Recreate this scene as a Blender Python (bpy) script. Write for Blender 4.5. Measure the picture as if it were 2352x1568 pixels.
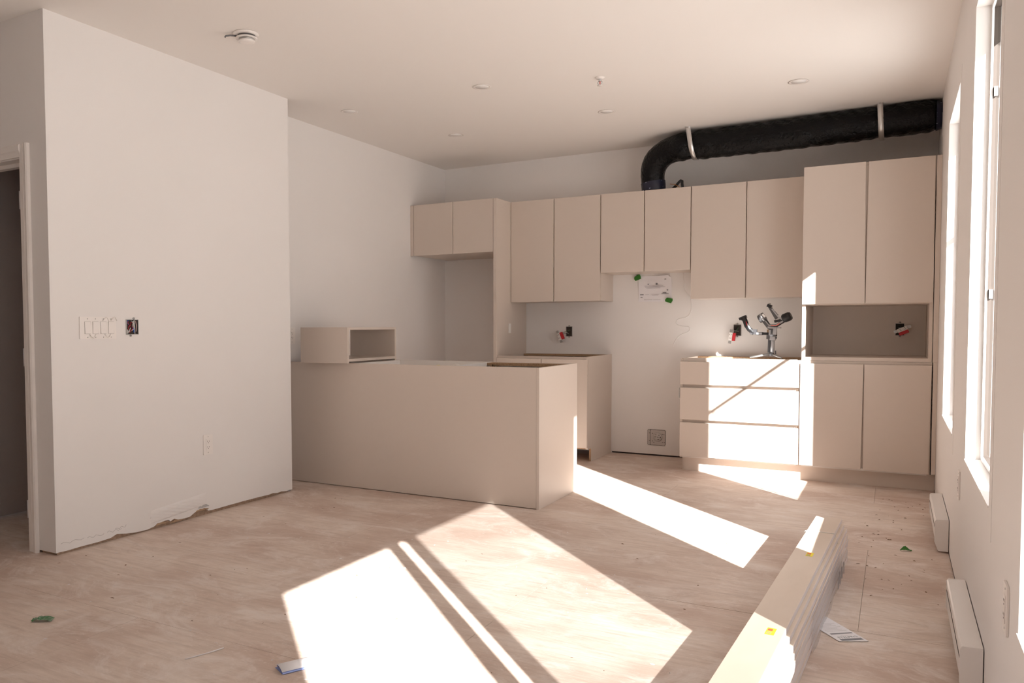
import bpy, bmesh, math, random
from mathutils import Vector, Matrix

random.seed(7)
for o in list(bpy.data.objects):
    bpy.data.objects.remove(o)
S = bpy.context.scene
COL = S.collection

# ------------------------------------------------------------------ camera
F_PX, YAW, PIT, ROL, CAM_H = 1830.33, -0.524194, -0.0434815, -0.0039418, 1.134386
cd = bpy.data.cameras.new('camera')
cam = bpy.data.objects.new('camera', cd)
COL.objects.link(cam)
cd.sensor_width = 36.0
cd.lens = F_PX / 2352 * 36.0
cd.shift_x = (1176 - 999.556) / 2352
cd.shift_y = (828.071 - 784) / 2352
cd.clip_start = 0.02
fw = Vector((math.sin(YAW) * math.cos(PIT), math.cos(YAW) * math.cos(PIT), math.sin(PIT)))
rt0 = Vector((math.cos(YAW), -math.sin(YAW), 0))
up0 = rt0.cross(fw)
rt = rt0 * math.cos(ROL) + up0 * math.sin(ROL)
up = -rt0 * math.sin(ROL) + up0 * math.cos(ROL)
cam.matrix_world = Matrix(((rt.x, up.x, -fw.x, 0), (rt.y, up.y, -fw.y, 0), (rt.z, up.z, -fw.z, CAM_H), (0, 0, 0, 1)))
S.camera = cam

# ------------------------------------------------------------------ world, sun, exposure
w = bpy.data.worlds.new('sky')
S.world = w
w.use_nodes = True
bg = w.node_tree.nodes['Background']
bg.inputs['Color'].default_value = (0.96, 0.98, 1.0, 1)
bg.inputs['Strength'].default_value = 3.1
sd = bpy.data.lights.new('sun', 'SUN')
sun = bpy.data.objects.new('sun', sd)
COL.objects.link(sun)
sd.energy = 37.0
sd.color = (1.0, 0.975, 0.95)
sd.angle = math.radians(0.53)
sun.rotation_euler = Vector((-1.0, 0.972, -0.772)).to_track_quat('-Z', 'Y').to_euler()
sun.location = (8, -8, 9)
S.view_settings.view_transform = 'Standard'
S.view_settings.look = 'None'
S.view_settings.gamma = 1.0
S.view_settings.use_curve_mapping = False
S.view_settings.exposure = -0.25
S.cycles.max_bounces = 14
S.cycles.diffuse_bounces = 10
S.cycles.transparent_max_bounces = 16

# ------------------------------------------------------------------ materials
MATS = {}


def mat(name, col, rough=0.6, metal=0.0, spec=0.5, noise=None, bump=None, coat=0.0):
    """noise=(scale xyz, colour2, contrast), bump=(scale, strength)"""
    if name in MATS:
        return MATS[name]
    m = bpy.data.materials.new(name)
    m.use_nodes = True
    nt = m.node_tree
    b = nt.nodes['Principled BSDF']
    b.inputs['Base Color'].default_value = (*col, 1)
    b.inputs['Roughness'].default_value = rough
    b.inputs['Metallic'].default_value = metal
    b.inputs['Specular IOR Level'].default_value = spec
    b.inputs['Coat Weight'].default_value = coat
    if noise or bump:
        tc = nt.nodes.new('ShaderNodeTexCoord')
    if noise:
        sc, c2, lo, hi = noise
        mp = nt.nodes.new('ShaderNodeMapping')
        mp.inputs['Scale'].default_value = sc
        nz = nt.nodes.new('ShaderNodeTexNoise')
        nz.inputs['Scale'].default_value = 1.0
        nz.inputs['Detail'].default_value = 6
        rp = nt.nodes.new('ShaderNodeMapRange')
        rp.inputs['From Min'].default_value = lo
        rp.inputs['From Max'].default_value = hi
        mx = nt.nodes.new('ShaderNodeMix')
        mx.data_type = 'RGBA'
        mx.inputs['A'].default_value = (*col, 1)
        mx.inputs['B'].default_value = (*c2, 1)
        nt.links.new(tc.outputs['Object'], mp.inputs['Vector'])
        nt.links.new(mp.outputs['Vector'], nz.inputs['Vector'])
        nt.links.new(nz.outputs['Fac'], rp.inputs['Value'])
        nt.links.new(rp.outputs['Result'], mx.inputs['Factor'])
        nt.links.new(mx.outputs['Result'], b.inputs['Base Color'])
    if bump:
        nz2 = nt.nodes.new('ShaderNodeTexNoise')
        nz2.inputs['Scale'].default_value = bump[0]
        nz2.inputs['Detail'].default_value = 4
        bp = nt.nodes.new('ShaderNodeBump')
        bp.inputs['Strength'].default_value = bump[1]
        bp.inputs['Distance'].default_value = bump[2] if len(bump) > 2 else 0.01
        nt.links.new(tc.outputs['Object'], nz2.inputs['Vector'])
        nt.links.new(nz2.outputs['Fac'], bp.inputs['Height'])
        nt.links.new(bp.outputs['Normal'], b.inputs['Normal'])
    MATS[name] = m
    return m


WALL = mat('primed_wall', (0.795, 0.767, 0.751), 0.75, spec=0.3, noise=((1.3, 1.3, 1.3), (0.782, 0.755, 0.737), 0.35, 0.65))
CEIL = mat('ceiling_paint', (0.81, 0.782, 0.755), 0.85, spec=0.2)
CAB = mat('cashmere_laminate', (0.62, 0.54, 0.477), 0.42, spec=0.4)
CABIN = mat('white_melamine', (0.78, 0.75, 0.72), 0.5)
CABBACK = mat('taupe_backing', (0.66, 0.60, 0.545), 0.6)
CHIP = mat('chipboard', (0.42, 0.27, 0.16), 0.85, noise=((260, 260, 260), (0.22, 0.13, 0.07), 0.42, 0.62))
WHITEP = mat('white_plastic', (0.82, 0.78, 0.75), 0.35)
VINYL = mat('white_vinyl', (0.85, 0.84, 0.83), 0.4)
FRAME_DARK = mat('shade_toned_frame', (0.085, 0.066, 0.055), 0.6)  # frame colour darkened so that in full sun it reads as shaded beige
HEATW = mat('heater_enamel', (0.80, 0.77, 0.75), 0.38)
TRIMW = mat('painted_trim', (0.78, 0.74, 0.71), 0.5)
DARK = mat('dark_gap', (0.035, 0.025, 0.02), 0.8)
BLACKPL = mat('black_plastic', (0.02, 0.02, 0.022), 0.4)
GREYM = mat('galvanised_steel', (0.45, 0.44, 0.43), 0.4, metal=0.8)
STRAP = mat('bright_strap', (0.72, 0.71, 0.70), 0.28, metal=0.9)
SILVER = mat('silver_metal', (0.7, 0.71, 0.73), 0.3, metal=0.7)
GUN = mat('gunmetal', (0.16, 0.16, 0.17), 0.35, metal=0.6)
RED = mat('red_tape', (0.55, 0.02, 0.03), 0.45)
CORAL = mat('coral_ring', (0.85, 0.22, 0.17), 0.4)
GREEN = mat('green_tape', (0.03, 0.17, 0.015), 0.6)
GREENF = mat('dusty_green_tape', (0.055, 0.16, 0.06), 0.7, noise=((90, 90, 90), (0.2, 0.26, 0.19), 0.45, 0.6))
PAPER = mat('paper', (0.80, 0.78, 0.80), 0.7)
INK = mat('grey_ink', (0.22, 0.22, 0.24), 0.7)
INKL = mat('pale_ink', (0.60, 0.57, 0.58), 0.7)
BLUEP = mat('blue_paper', (0.30, 0.38, 0.72), 0.6)
YELLOW = mat('yellow_label', (0.85, 0.70, 0.03), 0.6)
REDINK = mat('red_print', (0.75, 0.12, 0.06), 0.6)
CARDB = mat('cardboard', (0.22, 0.14, 0.085), 0.9)
WIREW = mat('white_wire', (0.75, 0.74, 0.72), 0.45)
WIREB = mat('blue_wire', (0.03, 0.12, 0.5), 0.45)
WIRER = mat('red_wire', (0.32, 0.02, 0.03), 0.45)
COPPER = mat('copper_wire', (0.75, 0.32, 0.1), 0.3, metal=0.7)
PLATE = mat('sole_plate_wood', (0.40, 0.28, 0.20), 0.85, noise=((4, 60, 60), (0.28, 0.19, 0.13), 0.4, 0.6))
GYPS = mat('torn_gypsum', (0.74, 0.69, 0.68), 0.9)
GYPB = mat('torn_brown_paper', (0.40, 0.27, 0.17), 0.9)
BOARDW = mat('raw_board_face', (0.69, 0.58, 0.49), 0.6, noise=((5, 1.6, 5), (0.63, 0.52, 0.43), 0.38, 0.62))
BOARDE = mat('primed_board_edge', (0.76, 0.73, 0.74), 0.5)
CONC = mat('pale_paving', (0.66, 0.645, 0.63), 0.9)
BLACKD = mat('black_duct_film', (0.004, 0.004, 0.0045), 0.11, spec=0.18, bump=(46, 0.9, 0.012))
BLUETAPE = mat('navy_printed_tape', (0.006, 0.007, 0.025), 0.3, noise=((38, 38, 38), (0.30, 0.32, 0.42), 0.66, 0.70))
DIRTY = mat('drywall_speckle', (0.45, 0.44, 0.44), 0.6, metal=0.3)


def floor_mat():
    m = bpy.data.materials.new('dusty_plywood')
    m.use_nodes = True
    nt = m.node_tree
    L = nt.links.new
    b = nt.nodes['Principled BSDF']
    b.inputs['Roughness'].default_value = 0.62
    b.inputs['Specular IOR Level'].default_value = 0.35
    tc = nt.nodes.new('ShaderNodeTexCoord')

    def nz(sc, det, rough=0.6, lo=0.35, hi=0.65, dist=0.0):
        mp = nt.nodes.new('ShaderNodeMapping')
        mp.inputs['Scale'].default_value = sc
        n = nt.nodes.new('ShaderNodeTexNoise')
        n.inputs['Scale'].default_value = 1
        n.inputs['Detail'].default_value = det
        n.inputs['Roughness'].default_value = rough
        n.inputs['Distortion'].default_value = dist
        r = nt.nodes.new('ShaderNodeMapRange')
        r.inputs['From Min'].default_value = lo
        r.inputs['From Max'].default_value = hi
        L(tc.outputs['Object'], mp.inputs['Vector'])
        L(mp.outputs['Vector'], n.inputs['Vector'])
        L(n.outputs['Fac'], r.inputs['Value'])
        return r.outputs['Result']

    def mix(f, a, c, amt=1.0):
        x = nt.nodes.new('ShaderNodeMix')
        x.data_type = 'RGBA'
        if amt != 1.0:
            mu = nt.nodes.new('ShaderNodeMath')
            mu.operation = 'MULTIPLY'
            mu.inputs[1].default_value = amt
            L(f, mu.inputs[0])
            f = mu.outputs[0]
        L(f, x.inputs['Factor'])
        if isinstance(a, tuple):
            x.inputs['A'].default_value = (*a, 1)
        else:
            L(a, x.inputs['A'])
        x.inputs['B'].default_value = (*c, 1)
        return x.outputs['Result']
    c = mix(nz((1.1, 1.6, 1), 5, 0.62, 0.41, 0.60), (0.69, 0.585, 0.51), (0.53, 0.40, 0.332))   # sheet tone blotches
    c = mix(nz((5, 46, 1), 5, 0.65, 0.45, 0.72), c, (0.45, 0.345, 0.285), 0.6)                  # grain along the sheet
    c = mix(nz((2.3, 3.6, 1), 9, 0.75, 0.49, 0.66, 1.6), c, (0.74, 0.665, 0.615), 0.78)            # trodden dust
    c = mix(nz((14, 40, 1), 8, 0.78, 0.57, 0.72, 2.6), c, (0.84, 0.79, 0.75), 0.75)
    c = mix(nz((1.7, 2.9, 1), 9, 0.8, 0.56, 0.74, 1.0), c, (0.40, 0.30, 0.25), 0.5)               # trodden dark marks               # plaster scuffs
    L(c, b.inputs['Base Color'])
    bp = nt.nodes.new('ShaderNodeBump')
    bp.inputs['Strength'].default_value = 0.25
    bp.inputs['Distance'].default_value = 0.002
    L(nz((8, 70, 1), 4), bp.inputs['Height'])
    L(bp.outputs['Normal'], b.inputs['Normal'])
    return m


FLOORM = floor_mat()


def clear_mat(name, tint, refl_rough, extra=None, fac=0.0):
    m = bpy.data.materials.new(name)
    m.use_nodes = True
    nt = m.node_tree
    for n in list(nt.nodes):
        if n.type == 'BSDF_PRINCIPLED':
            nt.nodes.remove(n)
    out = nt.nodes['Material Output']
    tr = nt.nodes.new('ShaderNodeBsdfTransparent')
    tr.inputs['Color'].default_value = (*tint, 1)
    if extra is None:
        gl = nt.nodes.new('ShaderNodeBsdfGlossy')
        gl.inputs['Roughness'].default_value = refl_rough
        # Schlick reflectance from the facing angle (same from both sides of the thin pane)
        lw = nt.nodes.new('ShaderNodeLayerWeight')
        lw.inputs['Blend'].default_value = 0.5
        pw = nt.nodes.new('ShaderNodeMath'); pw.operation = 'POWER'; pw.inputs[1].default_value = 5.0
        ma = nt.nodes.new('ShaderNodeMath'); ma.operation = 'MULTIPLY_ADD'; ma.inputs[1].default_value = 0.96; ma.inputs[2].default_value = 0.04
        nt.links.new(lw.outputs['Facing'], pw.inputs[0])
        nt.links.new(pw.outputs[0], ma.inputs[0])
        mx = nt.nodes.new('ShaderNodeMixShader')
        nt.links.new(ma.outputs[0], mx.inputs[0])
        nt.links.new(tr.outputs[0], mx.inputs[1])
        nt.links.new(gl.outputs[0], mx.inputs[2])
    else:
        df = nt.nodes.new('ShaderNodeBsdfPrincipled')
        df.inputs['Base Color'].default_value = (*extra, 1)
        df.inputs['Roughness'].default_value = refl_rough
        mx = nt.nodes.new('ShaderNodeMixShader')
        mx.inputs[0].default_value = fac
        nt.links.new(tr.outputs[0], mx.inputs[1])
        nt.links.new(df.outputs[0], mx.inputs[2])
    nt.links.new(mx.outputs[0], out.inputs['Surface'])
    return m


GLASS = clear_mat('window_glass', (0.97, 0.98, 0.98), 0.02)
SCREEN_FINE = clear_mat('fine_insect_mesh', (1, 1, 1), 0.8, (0.08, 0.08, 0.08), 0.32)
SCREEN = clear_mat('insect_mesh', (1, 1, 1), 0.8, (0.08, 0.08, 0.08), 0.68)
PLASTIC = clear_mat('clear_wrap', (0.95, 0.95, 0.96), 0.2, (0.75, 0.74, 0.77), 0.35)


# ------------------------------------------------------------------ mesh helpers
def new_bm():
    return bmesh.new()


def box(bm, x0, x1, y0, y1, z0, z1, bev=0.0, mi=0):
    vs = [bm.verts.new((x, y, z)) for x in (x0, x1) for y in (y0, y1) for z in (z0, z1)]
    fs = []
    for q in ((0, 1, 3, 2), (4, 6, 7, 5), (0, 4, 5, 1), (2, 3, 7, 6), (0, 2, 6, 4), (1, 5, 7, 3)):
        f = bm.faces.new([vs[i] for i in q])
        f.material_index = mi
        fs.append(f)
    if bev:
        es = list({e for f in fs for e in f.edges})
        bmesh.ops.bevel(bm, geom=es, offset=bev, segments=2, affect='EDGES', profile=0.6)
    return bm


def bx(x0, x1, y0, y1, z0, z1, bev=0.0):
    return box(new_bm(), x0, x1, y0, y1, z0, z1, bev)


def frame_of(d):
    d = d.normalized()
    a = Vector((0, 0, 1)) if abs(d.z) < 0.9 else Vector((1, 0, 0))
    u = d.cross(a).normalized()
    return u, d.cross(u).normalized()


def tube(bm, pts, rad, seg=10, caps=True, mi=0):
    pts = [Vector(p) for p in pts]
    n = len(pts)
    rs = rad if isinstance(rad, (list, tuple)) else [rad] * n
    rings = []
    u = None
    for i, p in enumerate(pts):
        d = (pts[min(i + 1, n - 1)] - pts[max(i - 1, 0)]).normalized()
        if u is None:
            u, v = frame_of(d)
        else:
            u = (u - d * u.dot(d)).normalized()
            v = d.cross(u).normalized()
        rings.append([bm.verts.new(p + (u * math.cos(a) + v * math.sin(a)) * rs[i]) for a in
                      [2 * math.pi * k / seg for k in range(seg)]])
    for i in range(n - 1):
        for k in range(seg):
            f = bm.faces.new((rings[i][k], rings[i][(k + 1) % seg], rings[i + 1][(k + 1) % seg], rings[i + 1][k]))
            f.smooth = True
            f.material_index = mi
    if caps:
        bm.faces.new(list(reversed(rings[0]))).material_index = mi
        bm.faces.new(rings[-1]).material_index = mi
    return bm


def lathe(bm, prof, c=(0, 0, 0), seg=32, axis='z'):
    """prof: list of (r, h)"""
    rings = []
    for r, h in prof:
        ring = []
        for k in range(seg):
            a = 2 * math.pi * k / seg
            if axis == 'z':
                p = (c[0] + r * math.cos(a), c[1] + r * math.sin(a), c[2] + h)
            elif axis == 'y':
                p = (c[0] + r * math.cos(a), c[1] + h, c[2] + r * math.sin(a))
            else:
                p = (c[0] + h, c[1] + r * math.cos(a), c[2] + r * math.sin(a))
            ring.append(bm.verts.new(p))
        rings.append(ring)
    for i in range(len(rings) - 1):
        for k in range(seg):
            f = bm.faces.new((rings[i][k], rings[i][(k + 1) % seg], rings[i + 1][(k + 1) % seg], rings[i + 1][k]))
            f.smooth = True
    bm.faces.new(rings[0])
    bm.faces.new(rings[-1])
    return bm


def prism(bm, poly, axis, a, b, mi=0):
    """extrude a polygon (2-D list) along axis from a to b. axis 'x': (y,z), 'y': (x,z), 'z': (x,y)"""
    def P(p, t):
        return {'x': (t, p[0], p[1]), 'y': (p[0], t, p[1]), 'z': (p[0], p[1], t)}[axis]
    A = [bm.verts.new(P(p, a)) for p in poly]
    B = [bm.verts.new(P(p, b)) for p in poly]
    n = len(poly)
    fs = [bm.faces.new(A), bm.faces.new(list(reversed(B)))]
    for i in range(n):
        fs.append(bm.faces.new((A[i], B[i], B[(i + 1) % n], A[(i + 1) % n])))
    for f in fs:
        f.material_index = mi
    return bm


def bar(bm, p, q, w, y0, y1):
    """flat bar in the xz plane between p and q, width w, from depth y0 to y1"""
    p, q = Vector(p), Vector(q)
    d = (q - p).normalized()
    n = Vector((-d.y, d.x)) * w / 2
    prism(bm, [tuple(p + n), tuple(q + n), tuple(q - n), tuple(p - n)], 'y', y0, y1)
    return bm


def root_loc(o):
    t = Vector((0, 0, 0))
    while o is not None:
        t += o.location
        o = o.parent
    return t


def obj(name, bm, m, parent=None, local=False, origin=None):
    """one mesh object; coordinates are world ones unless local"""
    bmesh.ops.recalc_face_normals(bm, faces=bm.faces[:])
    me = bpy.data.meshes.new(name)
    off = Vector((0, 0, 0))
    if parent is not None and not local:
        off = root_loc(parent)
    if origin is not None:
        off = Vector(origin)
    if off.length and not local:
        bmesh.ops.translate(bm, verts=bm.verts[:], vec=-off)
    bm.to_mesh(me)
    bm.free()
    for x in (m if isinstance(m, (list, tuple)) else [m]):
        me.materials.append(x)
    o = bpy.data.objects.new(name, me)
    COL.objects.link(o)
    if parent is not None:
        o.parent = parent
    elif origin is not None:
        o.location = origin
    return o


def tag(o, label, cat, group=None):
    o['label'] = label
    o['category'] = cat
    if group:
        o['group'] = group
    return o


def thing(name, label, cat, loc=(0, 0, 0), rotz=0.0, group=None):
    o = bpy.data.objects.new(name, None)
    COL.objects.link(o)
    o.location = loc
    o.rotation_euler = (0, 0, rotz)
    o.empty_display_size = 0.05
    return tag(o, label, cat, group)


def struct(name, bm, m, parent=None):
    o = obj(name, bm, m, parent)
    if parent is None:
        o['kind'] = 'structure'
    return o


def copy_tree(o, parent=None):
    c = o.copy()
    COL.objects.link(c)
    if parent is not None:
        c.parent = parent
    for ch in list(o.children):
        copy_tree(ch, c)
    return c


# ------------------------------------------------------------------ dimensions
ZC = 2.6715
YB = 6.925
XR = 0.246
XF = -3.887
XL = -3.590
YL0, YL1 = 2.4426, 4.231
XW, YS = -7.5, -4.2            # the unseen end of the room
ZTOP = 0.876
YD = 6.27                      # cabinet fronts
WT = 0.27                      # outer wall thickness
WINS = [  # y0, y1, sill, head
    (2.82, 3.765, 0.600, 2.355),
    (4.59, 5.540, 0.600, 2.290),
    (-0.10, 2.145, 0.450, 2.115),
    (-2.4, -1.62, 0.615, 2.115),
]

# ------------------------------------------------------------------ the setting
base = struct('floor', bx(XW - 0.3, XR + WT, YS - 0.3, YB + 0.2, -0.20, -0.006), mat('subfloor_edge', (0.80, 0.74, 0.69), 0.9))
gx, gy = 2.44, 1.22
ny0 = math.floor((YS - 2.075) / gy)
j = ny0
sheet_mesh = {}
while 2.075 + j * gy < YB:
    y0 = 2.075 + j * gy
    y1 = y0 + gy
    x0 = -0.102 + (0 if j % 2 else 1.22) - 4 * gx
    while x0 < XR:
        a0, a1 = max(x0, XW) + 0.0008, min(x0 + gx, XR) - 0.0008
        b0, b1 = max(y0, YS) + 0.0008, min(y1, YB) - 0.0008
        if a1 - a0 > 0.02 and b1 - b0 > 0.02:
            bm = bx(a0, a1, b0, b1, -0.006, -random.choice((0.0, 0.0003, 0.0006)))
            obj('plywood_sheet', bm, FLOORM, base)
        x0 += gx
    j += 1

struct('ceiling', bx(XW - 0.3, XR + WT, YS - 0.3, YB + 0.2, ZC, ZC + 0.15), CEIL)
struct('wall_back', bx(XF - 0.2, XR + WT, YB, YB + 0.2, 0.012, ZC), WALL)
struct('wall_far_left', bx(XF - 0.15, XF, YL1 - 0.05, YB, 0.010, ZC), WALL)

# right wall with four window openings
bm = new_bm()
cuts = sorted(WINS)
ycur = YS - 0.2
for (y0, y1, zs, zh) in cuts:
    box(bm, XR, XR + WT, ycur, y0, 0.008, ZC)
    box(bm, XR, XR + WT, y0, y1, 0.008, zs)
    box(bm, XR, XR + WT, y0, y1, zh, ZC)
    ycur = y1
box(bm, XR, XR + WT, ycur, YB, 0.008, ZC)
wall_r = struct('wall_right', bm, WALL)

# near left partition: recessed core and sole plate, drywall sheet in front with a torn lower edge
core = struct('wall_left', bx(-3.72, XL - 0.013, YL0 + 0.013, 4.199, 0.0, ZC), PLATE)
edge = [(YL0, 0.016), (2.50, 0.013), (2.58, 0.015), (2.68, 0.014), (2.76, 0.017), (2.80, 0.030), (2.83, 0.024), (2.86, 0.018),
        (2.93, 0.010), (3.00, 0.008), (3.05, 0.016), (3.07, 0.029), (3.10, 0.027), (3.12, 0.032), (3.15, 0.030), (3.165, 0.020),
        (3.19, 0.029), (3.22, 0.018), (3.27, 0.014), (3.31, 0.016), (3.35, 0.034), (3.38, 0.043), (3.40, 0.038), (3.42, 0.046),
        (3.44, 0.040), (3.455, 0.022), (3.50, 0.020), (3.60, 0.021), (3.75, 0.022), (3.90, 0.021), (4.00, 0.019), (4.03, 0.022),
        (4.08, 0.015), (4.12, 0.018), (4.17, 0.010), (4.20, 0.014), (YL1, 0.012)]
bm = new_bm()
for (ya, za), (yb, zb) in zip(edge[:-1], edge[1:]):
    f = [bm.verts.new((XL, ya, za)), bm.verts.new((XL, yb, zb)), bm.verts.new((XL, yb, ZC)), bm.verts.new((XL, ya, ZC))]
    bm.faces.new(f)
    g = [bm.verts.new((XL - 0.013, ya, za)), bm.verts.new((XL - 0.013, yb, zb))]
    bm.faces.new((f[0], f[1], g[1], g[0]))
bmesh.ops.remove_doubles(bm, verts=bm.verts[:], dist=1e-5)
box(bm, XL - 0.013, XL, YL1 - 0.0005, YL1, 0.012, ZC)
obj('drywall_sheet', bm, WALL, core)
# smeared plaster ridge, torn paper and cracks above the torn edge
bm = new_bm()
NY, NZ = 40, 14
grid = []
for i in range(NY + 1):
    row = []
    for k in range(NZ + 1):
        y = 3.02 + 0.42 * i / NY
        z = 0.032 + 0.075 * k / NZ
        s = math.sin(math.pi * i / NY) * math.sin(math.pi * k / NZ)
        h = 0.010 * s ** 0.5 * (0.45 + 0.4 * math.sin(i * 0.55 + k * 0.9) ** 2 + random.random() * 0.25) if s > 0 else -0.001
        row.append(bm.verts.new((XL + h, y, z + 0.03 * (i / NY))))
    grid.append(row)
for i in range(NY):
    for k in range(NZ):
        bm.faces.new((grid[i][k], grid[i + 1][k], grid[i + 1][k + 1], grid[i][k + 1])).smooth = True
obj('plaster_smear', bm, WALL, core)
for (ya, za, wy, hz, mm) in ((3.355, 0.036, 0.10, 0.016, GYPB), (3.37, 0.052, 0.09, 0.020, DIRTY), (3.06, 0.020, 0.09, 0.014, GYPB), (3.16, 0.012, 0.09, 0.012, GYPB)):
    bm = new_bm()
    n = 9
    lo = [bm.verts.new((XL + 0.0015 + random.random() * 0.003, ya + wy * i / n, za - 0.004 * random.random())) for i in range(n + 1)]
    hi = [bm.verts.new((XL + 0.0008, ya + wy * i / n, za + hz * (0.3 + 0.7 * random.random()) * math.sin(math.pi * (i + 0.6) / (n + 1.2)))) for i in range(n + 1)]
    for i in range(n):
        bm.faces.new((lo[i], lo[i + 1], hi[i + 1], hi[i]))
    obj('torn_paper', bm, mm, core)
bm = new_bm()
for (ya, za, L_) in ((2.47, 0.055, 0.13), (2.62, 0.050, 0.10), (2.74, 0.052, 0.09), (2.79, 0.060, 0.07), (3.10, 0.062, 0.13), (3.02, 0.066, 0.06)):
    pts = [(XL + 0.0002, ya + L_ * t / 8, za + 0.010 * math.sin(t * 1.7) * random.random()) for t in range(9)]
    tube(bm, pts, 0.0008, 5)
obj('hairline_crack', bm, mat('crack_line', (0.42, 0.38, 0.38), 0.9), core)
# wall end toward the hall (shaded) with door opening
HX = -3.785
bm = new_bm()
box(bm, HX - 0.012, XL - 0.0006, YL0, YL0 + 0.012, 0.014, ZC)
box(bm, -4.57, HX - 0.012, YL0, YL0 + 0.115, 1.995, ZC)
box(bm, XW, -4.57, YL0, YL0 + 0.115, 0.0, ZC)
wall_h = struct('wall_hall', bm, WALL)
struct('wall_near', bx(XW - 0.2, XR + WT, YS - 0.2, YS, 0, ZC), WALL)
struct('wall_side', bx(XW - 0.2, XW, YS, YL0 + 0.2, 0, ZC), WALL)
# small dark room behind the doorway
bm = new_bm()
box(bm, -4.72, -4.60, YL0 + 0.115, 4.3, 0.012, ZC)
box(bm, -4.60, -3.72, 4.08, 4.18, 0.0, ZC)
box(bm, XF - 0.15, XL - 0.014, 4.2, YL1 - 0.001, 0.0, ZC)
struct('wall_closet', bm, mat('shade_darkened_drywall', (0.40, 0.36, 0.35), 0.9))  # wall colour darkened to stand in for the shade behind the doorway

# doorway lining and casing
bm = new_bm()
box(bm, HX - 0.012, HX + 0.010, YL0, YL0 + 0.125, 0.0, 1.995)
dr = struct('door_1', bm, TRIMW)
obj('door_stop', bx(HX - 0.024, HX - 0.012, YL0 + 0.055, YL0 + 0.09, 0.0, 1.97), TRIMW, dr)
obj('head_lining', bx(-4.57, HX - 0.012, YL0, YL0 + 0.125, 1.975, 1.995), TRIMW, dr)
obj('head_stop', bx(-4.57, HX - 0.012, YL0 + 0.055, YL0 + 0.09, 1.955, 1.975), TRIMW, dr)
bm = new_bm()
prism(bm, [(HX - 0.006, YL0 - 0.011), (HX + 0.022, YL0 - 0.013), (HX + 0.026, YL0 - 0.010), (HX + 0.035, YL0 - 0.017), (HX + 0.052, YL0 - 0.019), (HX + 0.06, YL0 - 0.014), (HX + 0.062, YL0), (HX - 0.006, YL0)], 'z', 0.0, 2.045)
obj('casing_upright', bm, TRIMW, dr)
bm = new_bm()
prism(bm, [(YL0, 1.981), (YL0 - 0.011, 1.981), (YL0 - 0.013, 2.005), (YL0 - 0.017, 2.012), (YL0 - 0.019, 2.035), (YL0 - 0.014, 2.045), (YL0, 2.046)], 'x', -4.65, HX + 0.0)
obj('casing_head', bm, TRIMW, dr)
for z in (1.77, 0.985, 0.215):
    bm = new_bm()
    box(bm, HX - 0.0135, HX - 0.011, YL0 + 0.004, YL0 + 0.036, z - 0.045, z + 0.045)
    tube(bm, [(HX - 0.012, YL0 - 0.006, z - 0.045), (HX - 0.012, YL0 - 0.006, z + 0.045)], 0.006, 10)
    obj('hinge', bm, SILVER, dr)

# ------------------------------------------------------------------ windows
def window(n, y0, y1, zs, zh, rails=(), stiles=(), screen=None, panes=None):
    xa, xb = XR + 0.050, XR + 0.110
    bm = new_bm()
    fwid = 0.016
    xi = xa + 0.0075
    box(bm, xa, xi, y0, y0 + fwid, zs, zh)
    box(bm, xa, xi, y1 - fwid, y1, zs, zh)
    box(bm, xa, xi, y0 + fwid, y1 - fwid, zs, zs + fwid)
    box(bm, xa, xi, y0 + fwid, y1 - fwid, zh - fwid, zh)
    o = struct('window_%d' % n, bm, VINYL)
    bm = new_bm()
    xc = xa + 0.0075
    box(bm, xc, xb, y0, y0 + fwid, zs, zh)
    box(bm, xc, xb, y1 - fwid, y1, zs, zh)
    box(bm, xc, xb, y0 + fwid, y1 - fwid, zs, zs + fwid)
    box(bm, xc, xb, y0 + fwid, y1 - fwid, zh - fwid, zh)
    obj('darkened_outer_frame', bm, FRAME_DARK, o)  # outer part of the frame, with shade put into its colour
    for zz in (zs + 0.36 * (zh - zs), zs + 0.80 * (zh - zs)):
        obj('lock_clip', bx(xa + 0.012, xa + 0.022, y1 - fwid - 0.010, y1 - fwid, zz, zz + 0.035), VINYL, o)
    for z in rails:
        obj('rail', bx(xa + 0.015, xb - 0.02, y0 + fwid, y1 - fwid, z - 0.007, z + 0.007), VINYL, o)
    for (a, b) in stiles:
        obj('stile', bx(xa + 0.012, xb - 0.012, a, b, zs + fwid, zh - fwid), VINYL, o)
    for (a, b, c, d) in panes:
        for off in (0.018, 0.038):      # double glazing
            bm = new_bm()
            bm.faces.new([bm.verts.new((xa + off, yy, zz)) for yy, zz in ((a, c), (b, c), (b, d), (a, d))])
            obj('pane', bm, GLASS, o)
    if screen:
        a, b, c, d = screen
        bm = new_bm()
        f = 0.009
        xs = xb + 0.006
        box(bm, xs, xs + 0.008, a, a + f, c, d)
        box(bm, xs, xs + 0.008, b - f, b, c, d)
        box(bm, xs, xs + 0.008, a, b, c, c + f)
        box(bm, xs, xs + 0.008, a, b, d - f, d)
        fr = obj('screen_frame', bm, GUN, o)
        bm = new_bm()
        vs = [bm.verts.new(p) for p in ((xs + 0.004, a + f, c + f), (xs + 0.004, b - f, c + f), (xs + 0.004, b - f, d - f), (xs + 0.004, a + f, d - f))]
        bm.faces.new(vs)
        obj('insect_mesh', bm, SCREEN_FINE if n == 2 else SCREEN, fr)
    # sill board, slightly proud of the drywall
    obj('sill', bx(XR - 0.004, xa, y0 + 0.001, y1 - 0.001, zs - 0.006, zs + 0.001), TRIMW, o)
    obj('corner_bead', bx(XR - 0.0012, XR, y0 - 0.075, y0 - 0.002, zs - 0.09, zh + 0.06), WALL, o)
    return o


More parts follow.
